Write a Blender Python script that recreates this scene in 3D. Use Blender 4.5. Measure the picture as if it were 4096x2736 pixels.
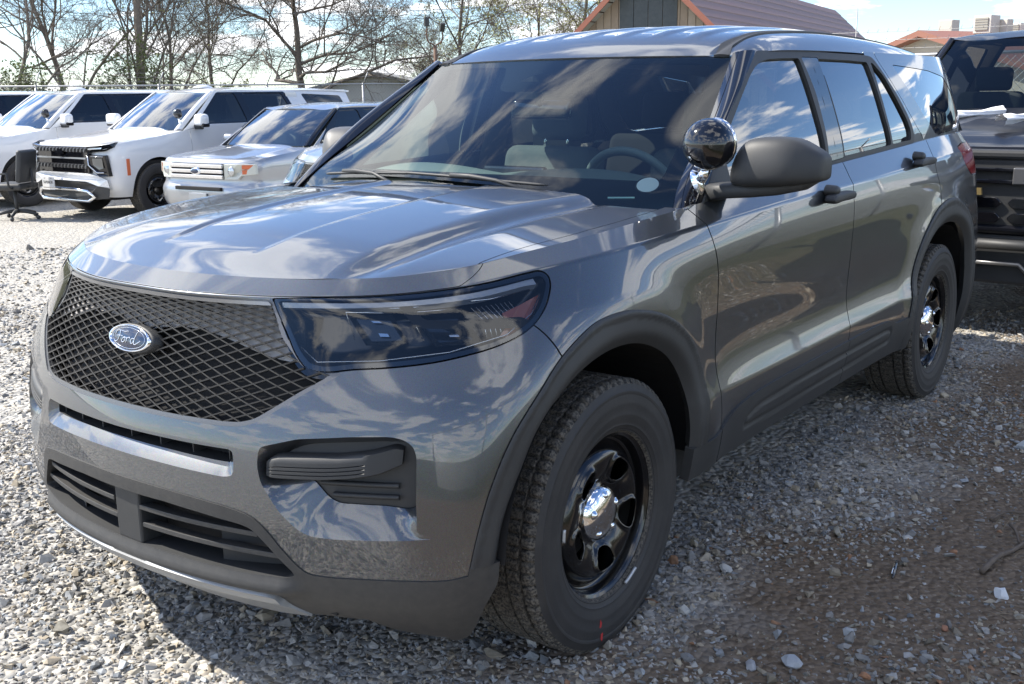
import bpy, bmesh, math, random
import numpy as np
from mathutils import Vector, Matrix
R=math.radians
rng=np.random.default_rng(7); random.seed(7)
scene=bpy.context.scene
for o in list(bpy.data.objects): bpy.data.objects.remove(o)
# ================================================================ camera, sky, sun, exposure
CAM=(2.3763,-2.3557,1.5048)
cam=bpy.data.cameras.new('camera'); camo=bpy.data.objects.new('camera',cam); scene.collection.objects.link(camo)
cam.sensor_width=36; cam.lens=36*4303.5/4096; cam.clip_start=.05; cam.clip_end=3000
cam.shift_x=8.57/4096; cam.shift_y=-7.35/4096
yaw,pit,rol=-.643585,-.227916,-.012174
fw=np.array([math.sin(yaw)*math.cos(pit),math.cos(yaw)*math.cos(pit),math.sin(pit)])
rt=np.cross(fw,[0,0,1]); rt/=np.linalg.norm(rt); up=np.cross(rt,fw)
rt,up=math.cos(rol)*rt+math.sin(rol)*up,-math.sin(rol)*rt+math.cos(rol)*up
m=Matrix(((rt[0],up[0],-fw[0],CAM[0]),(rt[1],up[1],-fw[1],CAM[1]),(rt[2],up[2],-fw[2],CAM[2]),(0,0,0,1)))
camo.matrix_world=m; scene.camera=camo
SUN=Vector((-.95,-.38,1.0)).normalized()      # towards the sun
el=math.asin(SUN.z); az=math.atan2(SUN.x,SUN.y)
world=bpy.data.worlds.new('World'); scene.world=world; world.use_nodes=True
def nd(t,kind,**k):
    n=t.nodes.new(kind)
    for a,v in k.items():
        if a=='inp':
            for i,x in v.items(): n.inputs[i].default_value=x
        else: setattr(n,a,v)
    return n
def build_world():
    t=world.node_tree; t.nodes.clear(); L=t.links.new
    out=nd(t,'ShaderNodeOutputWorld'); bg=nd(t,'ShaderNodeBackground'); bg.inputs[1].default_value=.118
    sky=nd(t,'ShaderNodeTexSky',sky_type='NISHITA',sun_disc=False); sky.sun_elevation=el; sky.sun_rotation=az; sky.air_density=1.0; sky.dust_density=.1; sky.ozone_density=2.5; sky.altitude=100
    tc=nd(t,'ShaderNodeTexCoord'); mp=nd(t,'ShaderNodeVectorMath',operation='NORMALIZE'); L(tc.outputs['Generated'],mp.inputs[0])
    sep=nd(t,'ShaderNodeSeparateXYZ'); L(mp.outputs[0],sep.inputs[0])
    # project the direction onto a flat cloud deck so clouds shrink towards the horizon
    zz=nd(t,'ShaderNodeMath',operation='MAXIMUM',inp={1:0.0}); L(sep.outputs['Z'],zz.inputs[0])
    za=nd(t,'ShaderNodeMath',operation='ADD',inp={1:.16}); L(zz.outputs[0],za.inputs[0])
    dx=nd(t,'ShaderNodeMath',operation='DIVIDE'); L(sep.outputs['X'],dx.inputs[0]); L(za.outputs[0],dx.inputs[1])
    dy=nd(t,'ShaderNodeMath',operation='DIVIDE'); L(sep.outputs['Y'],dy.inputs[0]); L(za.outputs[0],dy.inputs[1])
    cb=nd(t,'ShaderNodeCombineXYZ'); L(dx.outputs[0],cb.inputs[0]); L(dy.outputs[0],cb.inputs[1]); cb.inputs[2].default_value=CLOUD_SEED
    n1=nd(t,'ShaderNodeTexNoise',inp={'Scale':CLOUD_SCALE,'Detail':9.0,'Roughness':.58,'Distortion':.25}); L(cb.outputs[0],n1.inputs['Vector'])
    n2=nd(t,'ShaderNodeTexNoise',inp={'Scale':CLOUD_SCALE*.37,'Detail':3.0,'Roughness':.5}); L(cb.outputs[0],n2.inputs['Vector'])
    mx=nd(t,'ShaderNodeMath',operation='MULTIPLY_ADD',inp={1:.55,2:-.27}); L(n2.outputs[0],mx.inputs[0])
    sm=nd(t,'ShaderNodeMath',operation='ADD'); L(n1.outputs[0],sm.inputs[0]); L(mx.outputs[0],sm.inputs[1])
    cr=nd(t,'ShaderNodeValToRGB'); L(sm.outputs[0],cr.inputs[0]); e=cr.color_ramp.elements; e[0].position=CLOUD_LO; e[0].color=(0,0,0,1); e[1].position=CLOUD_HI; e[1].color=(1,1,1,1); cr.color_ramp.interpolation='EASE'
    # thick middles of the clouds are a little greyer
    cg=nd(t,'ShaderNodeValToRGB'); L(sm.outputs[0],cg.inputs[0]); e=cg.color_ramp.elements; e[0].position=CLOUD_HI-.04; e[0].color=(10.5,10.6,10.8,1); e[1].position=CLOUD_HI+.18; e[1].color=(7.8,8.1,8.7,1)
    mix=nd(t,'ShaderNodeMixRGB'); L(cr.outputs[0],mix.inputs[0]); tn=nd(t,'ShaderNodeMixRGB',blend_type='MULTIPLY'); tn.inputs[0].default_value=1.0; tn.inputs[2].default_value=(.84,.96,1.14,1); L(sky.outputs[0],tn.inputs[1]); L(tn.outputs[0],mix.inputs[1]); L(cg.outputs[0],mix.inputs[2])
    L(mix.outputs[0],bg.inputs[0]); L(bg.outputs[0],out.inputs[0])
CLOUD_SEED,CLOUD_SCALE,CLOUD_LO,CLOUD_HI=8.1,2.1,.495,.595
build_world()
sl=bpy.data.lights.new('sun','SUN'); sl.energy=5.0; sl.angle=R(.53); sl.color=(1,.94,.84)
so=bpy.data.objects.new('sun',sl); scene.collection.objects.link(so); so.rotation_euler=SUN.to_track_quat('Z','Y').to_euler(); so.location=(-20,-8,30)
vs=scene.view_settings; vs.view_transform='Standard'; vs.look='None'; vs.exposure=0.86; vs.gamma=1.0; vs.use_curve_mapping=False
scene.cycles.max_bounces=8; scene.cycles.transparent_max_bounces=16; scene.cycles.glossy_bounces=5; scene.cycles.caustics_reflective=False; scene.cycles.caustics_refractive=False
scene.cycles.sample_clamp_indirect=4.0
COL=scene.collection
# ================================================================ scene helpers
def link(o,parent=None):
    COL.objects.link(o)
    if parent is not None: o.parent=parent
    return o
def empty(name,label,cat,loc=(0,0,0),rz=0,group=None):
    o=bpy.data.objects.new(name,None); o.empty_display_size=.2; COL.objects.link(o); o.location=loc; o.rotation_euler=(0,0,rz)
    tag(o,label,cat,group); return o
def tag(o,label=None,cat=None,group=None,kind=None):
    if label: o['label']=label
    if cat: o['category']=cat
    if group: o['group']=group
    if kind: o['kind']=kind
    return o
def copy_tree(o,parent=None,swap=None,skip=()):
    c=o.copy(); COL.objects.link(c); c.parent=parent
    if swap and c.type=='MESH':
        for sl in c.material_slots:
            if sl.material and sl.material.name in swap:
                mt=swap[sl.material.name]; sl.link='OBJECT'; sl.material=mt
    for ch in list(o.children):
        if ch.name.split('.')[0] in skip: continue
        copy_tree(ch,c,swap,skip)
    return c
class MB:
    """collects simple shapes into one mesh"""
    def __init__(s): s.v=[]; s.f=[]; s.sm=[]
    def add(s,V,F,smooth=False):
        o=len(s.v); s.v+=[tuple(p) for p in V]; s.f+=[tuple(i+o for i in f) for f in F]; s.sm+=[smooth]*len(F); return s
    def box(s,a,b,M=None):
        x0,y0,z0=a; x1,y1,z1=b
        V=[(x0,y0,z0),(x1,y0,z0),(x1,y1,z0),(x0,y1,z0),(x0,y0,z1),(x1,y0,z1),(x1,y1,z1),(x0,y1,z1)]
        if M is not None: V=[tuple(M@Vector(p)) for p in V]
        return s.add(V,[(0,3,2,1),(4,5,6,7),(0,1,5,4),(1,2,6,5),(2,3,7,6),(3,0,4,7)])
    def tube(s,P,r,n=8,cap=True,smooth=True):
        P=[Vector(p) for p in P]; rr=r if hasattr(r,'__len__') else [r]*len(P); V=[];F=[]
        u=None
        for i,p in enumerate(P):
            d=(P[min(i+1,len(P)-1)]-P[max(i-1,0)]).normalized()
            if u is None: u=d.orthogonal().normalized()
            u=(u-d*u.dot(d)).normalized(); w=d.cross(u)
            for k in range(n):
                a=2*math.pi*k/n; V.append(tuple(p+(u*math.cos(a)+w*math.sin(a))*rr[i]))
        for i in range(len(P)-1):
            for k in range(n): F.append((i*n+k,i*n+(k+1)%n,(i+1)*n+(k+1)%n,(i+1)*n+k))
        if cap: F.append(tuple(range(n))[::-1]); F.append(tuple((len(P)-1)*n+k for k in range(n)))
        return s.add(V,F,smooth)
    def lathe(s,prof,n=32,M=None,smooth=True):
        """profile [(r,h)] round the local Z axis"""
        V=[];F=[]
        for r,h in prof:
            for k in range(n):
                a=2*math.pi*k/n; V.append((r*math.cos(a),r*math.sin(a),h))
        for i in range(len(prof)-1):
            for k in range(n): F.append((i*n+k,i*n+(k+1)%n,(i+1)*n+(k+1)%n,(i+1)*n+k))
        if M is not None: V=[tuple(M@Vector(p)) for p in V]
        return s.add(V,F,smooth)
    def prism(s,P,a,b,axis=0,smooth=False):
        """2D outline P extruded along axis from a to b"""
        n=len(P)
        def q(p,h): return (h,p[0],p[1]) if axis==0 else ((p[0],h,p[1]) if axis==1 else (p[0],p[1],h))
        V=[q(p,a) for p in P]+[q(p,b) for p in P]
        F=[(i,(i+1)%n,n+(i+1)%n,n+i) for i in range(n)]+[tuple(range(n))[::-1],tuple(n+i for i in range(n))]
        return s.add(V,F,smooth)
    def build(s,name,mat,parent=None,bevel=0,fix=True):
        me=bpy.data.meshes.new(name); me.from_pydata(s.v,[],s.f); me.update()
        if any(s.sm): me.polygons.foreach_set('use_smooth',s.sm)
        if fix:
            bm=bmesh.new(); bm.from_mesh(me); bmesh.ops.recalc_face_normals(bm,faces=bm.faces); bm.to_mesh(me); bm.free()
        if mat is not None: me.materials.append(mat)
        o=bpy.data.objects.new(name,me); link(o,parent)
        if bevel:
            b=o.modifiers.new('bevel','BEVEL'); b.width=bevel; b.segments=2; b.limit_method='ANGLE'; b.angle_limit=R(35)
        return o
def sheet_obj(name,S,mat,parent=None,flange=0.0,seam=True,solid=0):
    """sheet -> mesh with the loft's own normals; flange turns its free edges inwards"""
    V=S.V; F=list(S.F); N=S.N
    if flange:
        cnt={}
        for f in F:
            for i,j in zip(f,f[1:]+f[:1]): cnt[(i,j)]=1
        be=[(i,j) for (i,j) in cnt if (j,i) not in cnt]
        be=[(i,j) for i,j in be if not(abs(V[i][0])<2e-4 and abs(V[j][0])<2e-4)] if seam else be
        ids={}; nv=[]; nn=[]
        def g(i):
            if i not in ids:
                ids[i]=len(V)+len(nv); nv.append(V[i]); nv.append(V[i]-N[i]*flange); nn.append((0,0,0)); nn.append((0,0,0))
            return ids[i]
        G=[]
        for i,j in be:
            a,b=g(i),g(j); G.append((b,a,a+1,b+1))
        if nv: V=np.concatenate([V,np.array(nv)]); N=np.concatenate([N,np.array(nn)]); F=F+G
    me=bpy.data.meshes.new(name); me.from_pydata(V.tolist(),[],F); me.update()
    me.polygons.foreach_set('use_smooth',[True]*len(me.polygons))
    me.normals_split_custom_set_from_vertices(N.tolist())
    if mat is not None: me.materials.append(mat)
    o=bpy.data.objects.new(name,me); link(o,parent); return o
def outset(S,d):
    """move a sheet along its normals"""
    dd=d[:,None] if hasattr(d,'__len__') else d
    return Sheet(S.V+S.N*dd,S.N.copy(),S.Q.copy(),list(S.F))
def renorm(S):
    """normals from the (moved) faces"""
    N=np.zeros_like(S.V)
    for f in S.F:
        p=S.V[list(f)]; n=np.cross(p[1]-p[0],p[2]-p[0]) if len(f)==3 else np.cross(p[2]-p[0],p[3]-p[1])
        for i in f: N[i]+=n
    l=np.linalg.norm(N,axis=1,keepdims=True); S.N=np.where(l>1e-12,N/np.maximum(l,1e-12),S.N); return S
def take(S,poly,g=0.0):
    """(inside the outline, outside it) with a gap of 2 g between them"""
    sd=polysd(poly,S.Q)
    if g==0: return cut(S,sd)
    a,_=cut(S,sd+g); _,b=cut(S,sd-g); return a,b
# ================================================================ materials
MATS={}
def mat(name,col=(.5,.5,.5),rough=.5,metal=0.0,coat=0.0,coat_r=.03,ior=1.5,spec=.5,bump=None,var=None,emit=None):
    """principled material; var=(scale,amount,colour2) mottles it, bump=(scale,strength[,distance])"""
    m=bpy.data.materials.new(name); m.use_nodes=True; t=m.node_tree; b=t.nodes['Principled BSDF']; L=t.links.new
    b.inputs['Base Color'].default_value=(*col,1); b.inputs['Roughness'].default_value=rough; b.inputs['Metallic'].default_value=metal
    b.inputs['Coat Weight'].default_value=coat; b.inputs['Coat Roughness'].default_value=coat_r; b.inputs['IOR'].default_value=ior; b.inputs['Specular IOR Level'].default_value=spec
    tc=nd(t,'ShaderNodeTexCoord')
    if var:
        n=nd(t,'ShaderNodeTexNoise',inp={'Scale':var[0],'Detail':5.0,'Roughness':.6}); L(tc.outputs['Object'],n.inputs['Vector'])
        r=nd(t,'ShaderNodeValToRGB'); L(n.outputs[0],r.inputs[0]); e=r.color_ramp.elements; e[0].position=.5-var[1]; e[1].position=.5+var[1]; e[0].color=(*col,1); e[1].color=(*var[2],1)
        L(r.outputs[0],b.inputs['Base Color'])
    if bump:
        n=nd(t,'ShaderNodeTexNoise',inp={'Scale':bump[0],'Detail':4.0}); L(tc.outputs['Object'],n.inputs['Vector'])
        bp=nd(t,'ShaderNodeBump',inp={'Strength':bump[1],'Distance':bump[2] if len(bump)>2 else .002}); L(n.outputs[0],bp.inputs['Height']); L(bp.outputs[0],b.inputs['Normal'])
    if emit: b.inputs['Emission Color'].default_value=(*emit[0],1); b.inputs['Emission Strength'].default_value=emit[1]
    MATS[name]=m; return m
def glassmat(name,tint,refl=1.0,ior=1.5,rough=0.0):
    """thin pane: see-through tint plus a clean reflection that grows towards grazing"""
    m=bpy.data.materials.new(name); m.use_nodes=True; t=m.node_tree; t.nodes.clear(); L=t.links.new
    o=nd(t,'ShaderNodeOutputMaterial'); mx=nd(t,'ShaderNodeMixShader'); tr=nd(t,'ShaderNodeBsdfTransparent'); gl=nd(t,'ShaderNodeBsdfGlossy')
    tr.inputs[0].default_value=(*tint,1); gl.inputs['Roughness'].default_value=rough; gl.inputs[0].default_value=(1,1,1,1)
    f=nd(t,'ShaderNodeFresnel'); f.inputs[0].default_value=ior; mu=nd(t,'ShaderNodeMath',operation='MULTIPLY',use_clamp=True); mu.inputs[1].default_value=refl
    L(f.outputs[0],mu.inputs[0]); L(mu.outputs[0],mx.inputs[0]); L(tr.outputs[0],mx.inputs[1]); L(gl.outputs[0],mx.inputs[2]); L(mx.outputs[0],o.inputs[0])
    MATS[name]=m; return m
def paintmat(name,col,metal,rough,flake=.25,coat=1.0):
    m=mat(name,col,rough,metal,coat,.015); t=m.node_tree; b=t.nodes['Principled BSDF']; L=t.links.new
    b.inputs['Coat IOR'].default_value=1.72 if metal>.5 else 1.55
    tc=t.nodes['Texture Coordinate']; v=nd(t,'ShaderNodeTexVoronoi',inp={'Scale':900.0}); L(tc.outputs['Object'],v.inputs['Vector'])
    mx=nd(t,'ShaderNodeMixRGB',blend_type='MULTIPLY'); mx.inputs[0].default_value=flake; mx.inputs[1].default_value=(*col,1); L(v.outputs['Color'],mx.inputs[2]); L(mx.outputs[0],b.inputs['Base Color'])
    sv=nd(t,'ShaderNodeTexVoronoi',inp={'Scale':160.0}); L(tc.outputs['Object'],sv.inputs['Vector']); sr=nd(t,'ShaderNodeMapRange',inp={1:.05,2:.14,3:.10,4:0.0}); L(sv.outputs['Distance'],sr.inputs[0])
    dm=nd(t,'ShaderNodeMixRGB'); L(sr.outputs[0],dm.inputs[0]); L(mx.outputs[0],dm.inputs[1]); dm.inputs[2].default_value=(.40,.38,.34,1); L(dm.outputs[0],b.inputs['Base Color'])
    # faint dust film in the roughness of the clear coat
    n=nd(t,'ShaderNodeTexNoise',inp={'Scale':3.0,'Detail':6.0}); L(tc.outputs['Object'],n.inputs['Vector'])
    r=nd(t,'ShaderNodeMapRange',inp={1:.35,2:.75,3:.008,4:.045}); L(n.outputs[0],r.inputs[0]); L(r.outputs[0],b.inputs['Coat Roughness'])
    return m
M_PAINT=paintmat('grey_metallic_paint',(.104,.112,.124),.72,.35,flake=.4)
M_SILVER=paintmat('silver_metallic_paint',(.40,.42,.45),.65,.33)
M_WHITE=paintmat('white_paint',(.72,.73,.745),0.0,.35,flake=.03)
M_BLACKP=paintmat('black_paint',(.010,.011,.016),.2,.35,flake=.3,coat=.3)
M_BLACKP.node_tree.nodes['Principled BSDF'].inputs['Specular IOR Level'].default_value=.12
M_PLAST=mat('black_textured_plastic',(.030,.031,.033),.55,bump=(700,.25,.0006),var=(6,.3,(.042,.043,.044)))
M_PLAST2=mat('dusty_black_plastic',(.036,.036,.037),.6,bump=(500,.3,.0006),var=(45,.3,(.060,.058,.055)))
M_GLOSSBLK=mat('gloss_black_plastic',(.006,.006,.008),.08,coat=.6)
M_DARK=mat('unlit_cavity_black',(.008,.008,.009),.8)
M_RUBBER=mat('tyre_rubber',(.020,.020,.022),.62,bump=(120,.35,.001),var=(10,.28,(.042,.040,.039)))
M_TREAD=mat('dusty_tread_rubber',(.017,.017,.017),.8,bump=(260,.7,.002),var=(150,.10,(.13,.115,.095)))
M_STEELBLK=mat('black_enamel_steel',(.006,.006,.007),.16,coat=.5)
M_CHROME=mat('chrome',(.85,.86,.88),.06,1.0)
M_SATIN=mat('satin_silver_plastic',(.32,.33,.34),.38,.35,bump=(300,.15,.0005))
M_TRIMGREY=mat('satin_dark_trim',(.15,.15,.155),.34,.5)
M_WSGLASS=glassmat('windscreen_glass',(.84,.98,.95),1.05,1.5)
M_GLASS=glassmat('door_glass',(.50,.60,.60),2.0,1.6)
M_TINT=glassmat('privacy_glass',(.14,.15,.155),1.8,1.6)
M_LENS=glassmat('clear_lamp_lens',(.90,.92,.94),1.25,1.5)
M_FRIT=mat('black_glass_border',(.008,.009,.010),.25)
M_CLOTH=mat('dark_seat_cloth',(.15,.155,.15),.9,bump=(900,.4,.001),var=(5,.3,(.12,.125,.12)))
M_DASH=mat('dash_vinyl',(.115,.135,.130),.6,bump=(600,.3,.0006))
M_TRIMINT=mat('grey_pillar_trim',(.13,.135,.13),.8)
M_AMBER=mat('amber_reflector',(.60,.14,.05),.3,coat=.4)
M_AMBER2=mat('smoked_amber_reflector',(.30,.085,.05),.25,coat=.6)
M_RED=mat('red_lamp_plastic',(.35,.012,.015),.15,coat=.6)
M_BLUE=mat('blue_enamel',(.005,.014,.045),.2,coat=.8)
M_WHITEPL=mat('white_plastic',(.75,.76,.76),.4)
M_REFLECT=mat('lamp_reflector',(.55,.57,.6),.2,.9)
M_HOUSING=mat('dark_lamp_housing',(.007,.0075,.009),.28,bump=(80,.1,.001))
# ---------------------------------------------------------------- surfaces
def nspl(t, P, u):
    """natural cubic spline through P (n,k) at t, evaluated at u"""
    n=len(t); h=np.diff(t); P=np.asarray(P,float)
    if n==2:
        w=((u-t[0])/h[0])[:,None]; return P[0]*(1-w)+P[1]*w
    A=np.zeros((n,n)); B=np.zeros((n,P.shape[1])); A[0,0]=A[-1,-1]=1
    for i in range(1,n-1):
        A[i,i-1]=h[i-1]; A[i,i]=2*(h[i-1]+h[i]); A[i,i+1]=h[i]
        B[i]=6*((P[i+1]-P[i])/h[i]-(P[i]-P[i-1])/h[i-1])
    M=np.linalg.solve(A,B)
    i=np.clip(np.searchsorted(t,u)-1,0,n-2); a=(t[i+1]-u)[:,None]; b=(u-t[i])[:,None]; hh=h[i][:,None]
    return M[i]*a**3/(6*hh)+M[i+1]*b**3/(6*hh)+(P[i]/hh-M[i]*hh/6)*a+(P[i+1]/hh-M[i+1]*hh/6)*b
def cspl(t,P,u,breaks=()):
    """spline with creases at the given knot indices"""
    bs=[0]+sorted(breaks)+[len(t)-1]; out=np.zeros((len(u),np.asarray(P).shape[1]))
    for a,b in zip(bs[:-1],bs[1:]):
        m=(u>=t[a]-1e-12)&(u<=t[b]+1e-12)
        if m.any(): out[m]=nspl(t[a:b+1],np.asarray(P)[a:b+1],np.clip(u[m],t[a],t[b]))
    return out
def dens(t,step):
    """sample positions that include every knot"""
    o=[t[0]]
    for a,b in zip(t[:-1],t[1:]):
        n=max(1,int(round((b-a)/step))); o+=list(a+(b-a)*np.arange(1,n+1)/n)
    return np.array(o)
def loft(G,step,rb=(),cb=()):
    """G (rows,cols,3) control net -> dense grid, param grid (s,t)"""
    G=np.asarray(G,float); R,C,_=G.shape
    s=np.concatenate([[0],np.cumsum(np.linalg.norm(np.diff(G,axis=1),axis=2).mean(0))])
    t=np.concatenate([[0],np.cumsum(np.linalg.norm(np.diff(G,axis=0),axis=2).mean(1))])
    us,ut=dens(s,step),dens(t,step)
    A=np.stack([cspl(s,G[r],us,cb) for r in range(R)])      # R,U,3
    D=cspl(t,A.reshape(R,-1),ut,rb).reshape(len(ut),len(us),3)
    Q=np.stack(np.meshgrid(us,ut),2)
    return D,Q,s,t
def loft_sym(G,step,rb=(),cb=()):
    """loft of a half that meets its mirror image smoothly at x=0"""
    G=np.asarray(G,float); M=G[:,2:0:-1]*np.array([-1,1,1]); D,Q,s,t=loft(np.concatenate([M,G],1),step,rb,tuple(c+2 for c in cb))
    k=int(np.argmin(np.abs(Q[0,:,0]-s[2]))); Q=Q[:,k:].copy(); Q[...,0]-=s[2]; D=D[:,k:].copy(); D[:,0,0]=0
    return D,Q,s[2:]-s[2],t
def gnormal(D):
    du=np.gradient(D,axis=1); dv=np.gradient(D,axis=0); n=np.cross(du,dv)
    return n/np.maximum(np.linalg.norm(n,axis=2,keepdims=True),1e-12)
class Sheet:
    def __init__(s,V,N,Q,F): s.V,s.N,s.Q,s.F=V,N,Q,F
    def copy(s): return Sheet(s.V.copy(),s.N.copy(),s.Q.copy(),list(s.F))
def gsheet(D,Q,flip=False):
    r,c,_=D.shape; N=gnormal(D); z=np.abs(D[...,0])<1e-6; N[z,0]=0; N/=np.maximum(np.linalg.norm(N,axis=2,keepdims=True),1e-9); i=np.arange(r*c).reshape(r,c)
    F=np.stack([i[:-1,:-1],i[:-1,1:],i[1:,1:],i[1:,:-1]],2).reshape(-1,4)
    if flip: N=-N; F=F[:,::-1]
    return Sheet(D.reshape(-1,3),N.reshape(-1,3),Q.reshape(-1,2),[tuple(f) for f in F.tolist()])
def polysd(poly,Q):
    """signed distance (negative inside) of points Q to a closed polygon"""
    P=np.asarray(poly,float); A=P; B=np.roll(P,-1,0); out=np.empty(len(Q))
    for k in range(0,len(Q),20000):
        q=Q[k:k+20000][:,None,:]; d=B-A; w=q-A
        h=np.clip((w*d).sum(2)/np.maximum((d*d).sum(1),1e-18),0,1)
        dist=np.sqrt(((w-d*h[:,:,None])**2).sum(2)).min(1)
        c1=(A[:,1]<=q[:,:,1]); c2=(B[:,1]>q[:,:,1]); cr=d[:,0]*w[:,:,1]-d[:,1]*w[:,:,0]
        wn=((c1&c2&(cr>0)).sum(1)-((~c1)&(~c2)&(cr<0)).sum(1))
        out[k:k+20000]=np.where(wn!=0,-dist,dist)
    return out
def linesd(pl,Q):
    """unsigned distance to an open polyline"""
    P=np.asarray(pl,float); A,B=P[:-1],P[1:]; out=np.empty(len(Q))
    for k in range(0,len(Q),20000):
        q=Q[k:k+20000][:,None,:]; d=B-A; w=q-A
        h=np.clip((w*d).sum(2)/np.maximum((d*d).sum(1),1e-18),0,1)
        out[k:k+20000]=np.sqrt(((w-d*h[:,:,None])**2).sum(2)).min(1)
    return out
def compact(V,N,Q,F):
    if not F: return Sheet(np.zeros((0,3)),np.zeros((0,3)),np.zeros((0,2)),[])
    used=np.unique(np.concatenate([np.array(f) for f in F])) if len(F) else []
    m=np.full(len(V),-1); m[used]=np.arange(len(used)); ml=m.tolist()
    return Sheet(V[used],N[used],Q[used],[tuple(ml[i] for i in f) for f in F])
def cut(S,d):
    """split a sheet along the zero set of the per-vertex field d -> (d<0 part, d>0 part)"""
    d=np.where(np.abs(d)<1e-7,1e-7,d); neg=(d<0); nl=neg.tolist(); dl=d.tolist()
    V=[];N=[];Q=[];n0=len(S.V); cache={}; Fi=[];Fo=[]
    for f in S.F:
        k=sum(nl[i] for i in f)
        if k==0: Fo.append(f); continue
        if k==len(f): Fi.append(f); continue
        a=[];b=[]
        for i,j in zip(f,f[1:]+f[:1]):
            (a if nl[i] else b).append(i)
            if nl[i]!=nl[j]:
                key=(i,j) if i<j else (j,i)
                if key not in cache:
                    p,q=key; w=dl[p]/(dl[p]-dl[q])
                    V.append(S.V[p]*(1-w)+S.V[q]*w); nn=S.N[p]*(1-w)+S.N[q]*w; N.append(nn/np.linalg.norm(nn)); Q.append(S.Q[p]*(1-w)+S.Q[q]*w)
                    cache[key]=n0+len(V)-1
                a.append(cache[key]); b.append(cache[key])
        if len(a)>2: Fi.append(tuple(a))
        if len(b)>2: Fo.append(tuple(b))
    if V:
        VV=np.concatenate([S.V,np.array(V)]);NN=np.concatenate([S.N,np.array(N)]);QQ=np.concatenate([S.Q,np.array(Q)])
    else: VV,NN,QQ=S.V,S.N,S.Q
    return compact(VV,NN,QQ,Fi),compact(VV,NN,QQ,Fo)
def mirror(S):
    return Sheet(S.V*[-1,1,1],S.N*[-1,1,1],S.Q.copy(),[f[::-1] for f in S.F])
def join(*L):
    V=np.concatenate([s.V for s in L]);N=np.concatenate([s.N for s in L]);Q=np.concatenate([s.Q for s in L]);F=[];o=0
    for s in L:
        F+=[tuple(i+o for i in f) for f in s.F]; o+=len(s.V)
    return Sheet(V,N,Q,F)
def smooth_poly(P,n=8,closed=True,sharp=()):
    """centripetal Catmull-Rom through P; indices in sharp stay corners"""
    P=np.asarray(P,float); m=len(P); out=[]
    for i in range(m if closed else m-1):
        p1,p2=P[i],P[(i+1)%m]
        p0=P[i-1] if (closed or i>0) and i not in sharp else 2*p1-p2
        j=(i+2)%m; p3=P[j] if (closed or i+2<m) and (i+1)%m not in sharp else 2*p2-p1
        t0=0; a=lambda u,v:max(np.linalg.norm(u-v)**.5,1e-6); t1=a(p0,p1); t2=t1+a(p1,p2); t3=t2+a(p2,p3)
        for k in range(n):
            t=t1+(t2-t1)*k/n
            A1=(t1-t)/t1*p0+t/t1*p1; A2=(t2-t)/(t2-t1)*p1+(t-t1)/(t2-t1)*p2; A3=(t3-t)/(t3-t2)*p2+(t-t2)/(t3-t2)*p3
            B1=(t2-t)/t2*A1+t/t2*A2; B2=(t3-t)/(t3-t1)*A2+(t-t1)/(t3-t1)*A3
            out.append((t2-t)/(t2-t1)*B1+(t-t1)/(t2-t1)*B2)
    if not closed: out.append(P[-1])
    return np.array(out)
def round_poly(P,r=.01,n=4,rr={}):
    """polygon with each corner rounded to about r"""
    P=np.asarray(P,float); m=len(P); out=[]
    for i in range(m):
        p=P[i]; a=P[i-1]-p; b=P[(i+1)%m]-p; la,lb=np.linalg.norm(a),np.linalg.norm(b); q=min(rr.get(i,r),la*.45,lb*.45)
        A,B=p+a/la*q,p+b/lb*q
        for k in range(n+1):
            t=k/n; out.append(A*(1-t)**2+2*p*t*(1-t)+B*t*t)
    return np.array(out)

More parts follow.
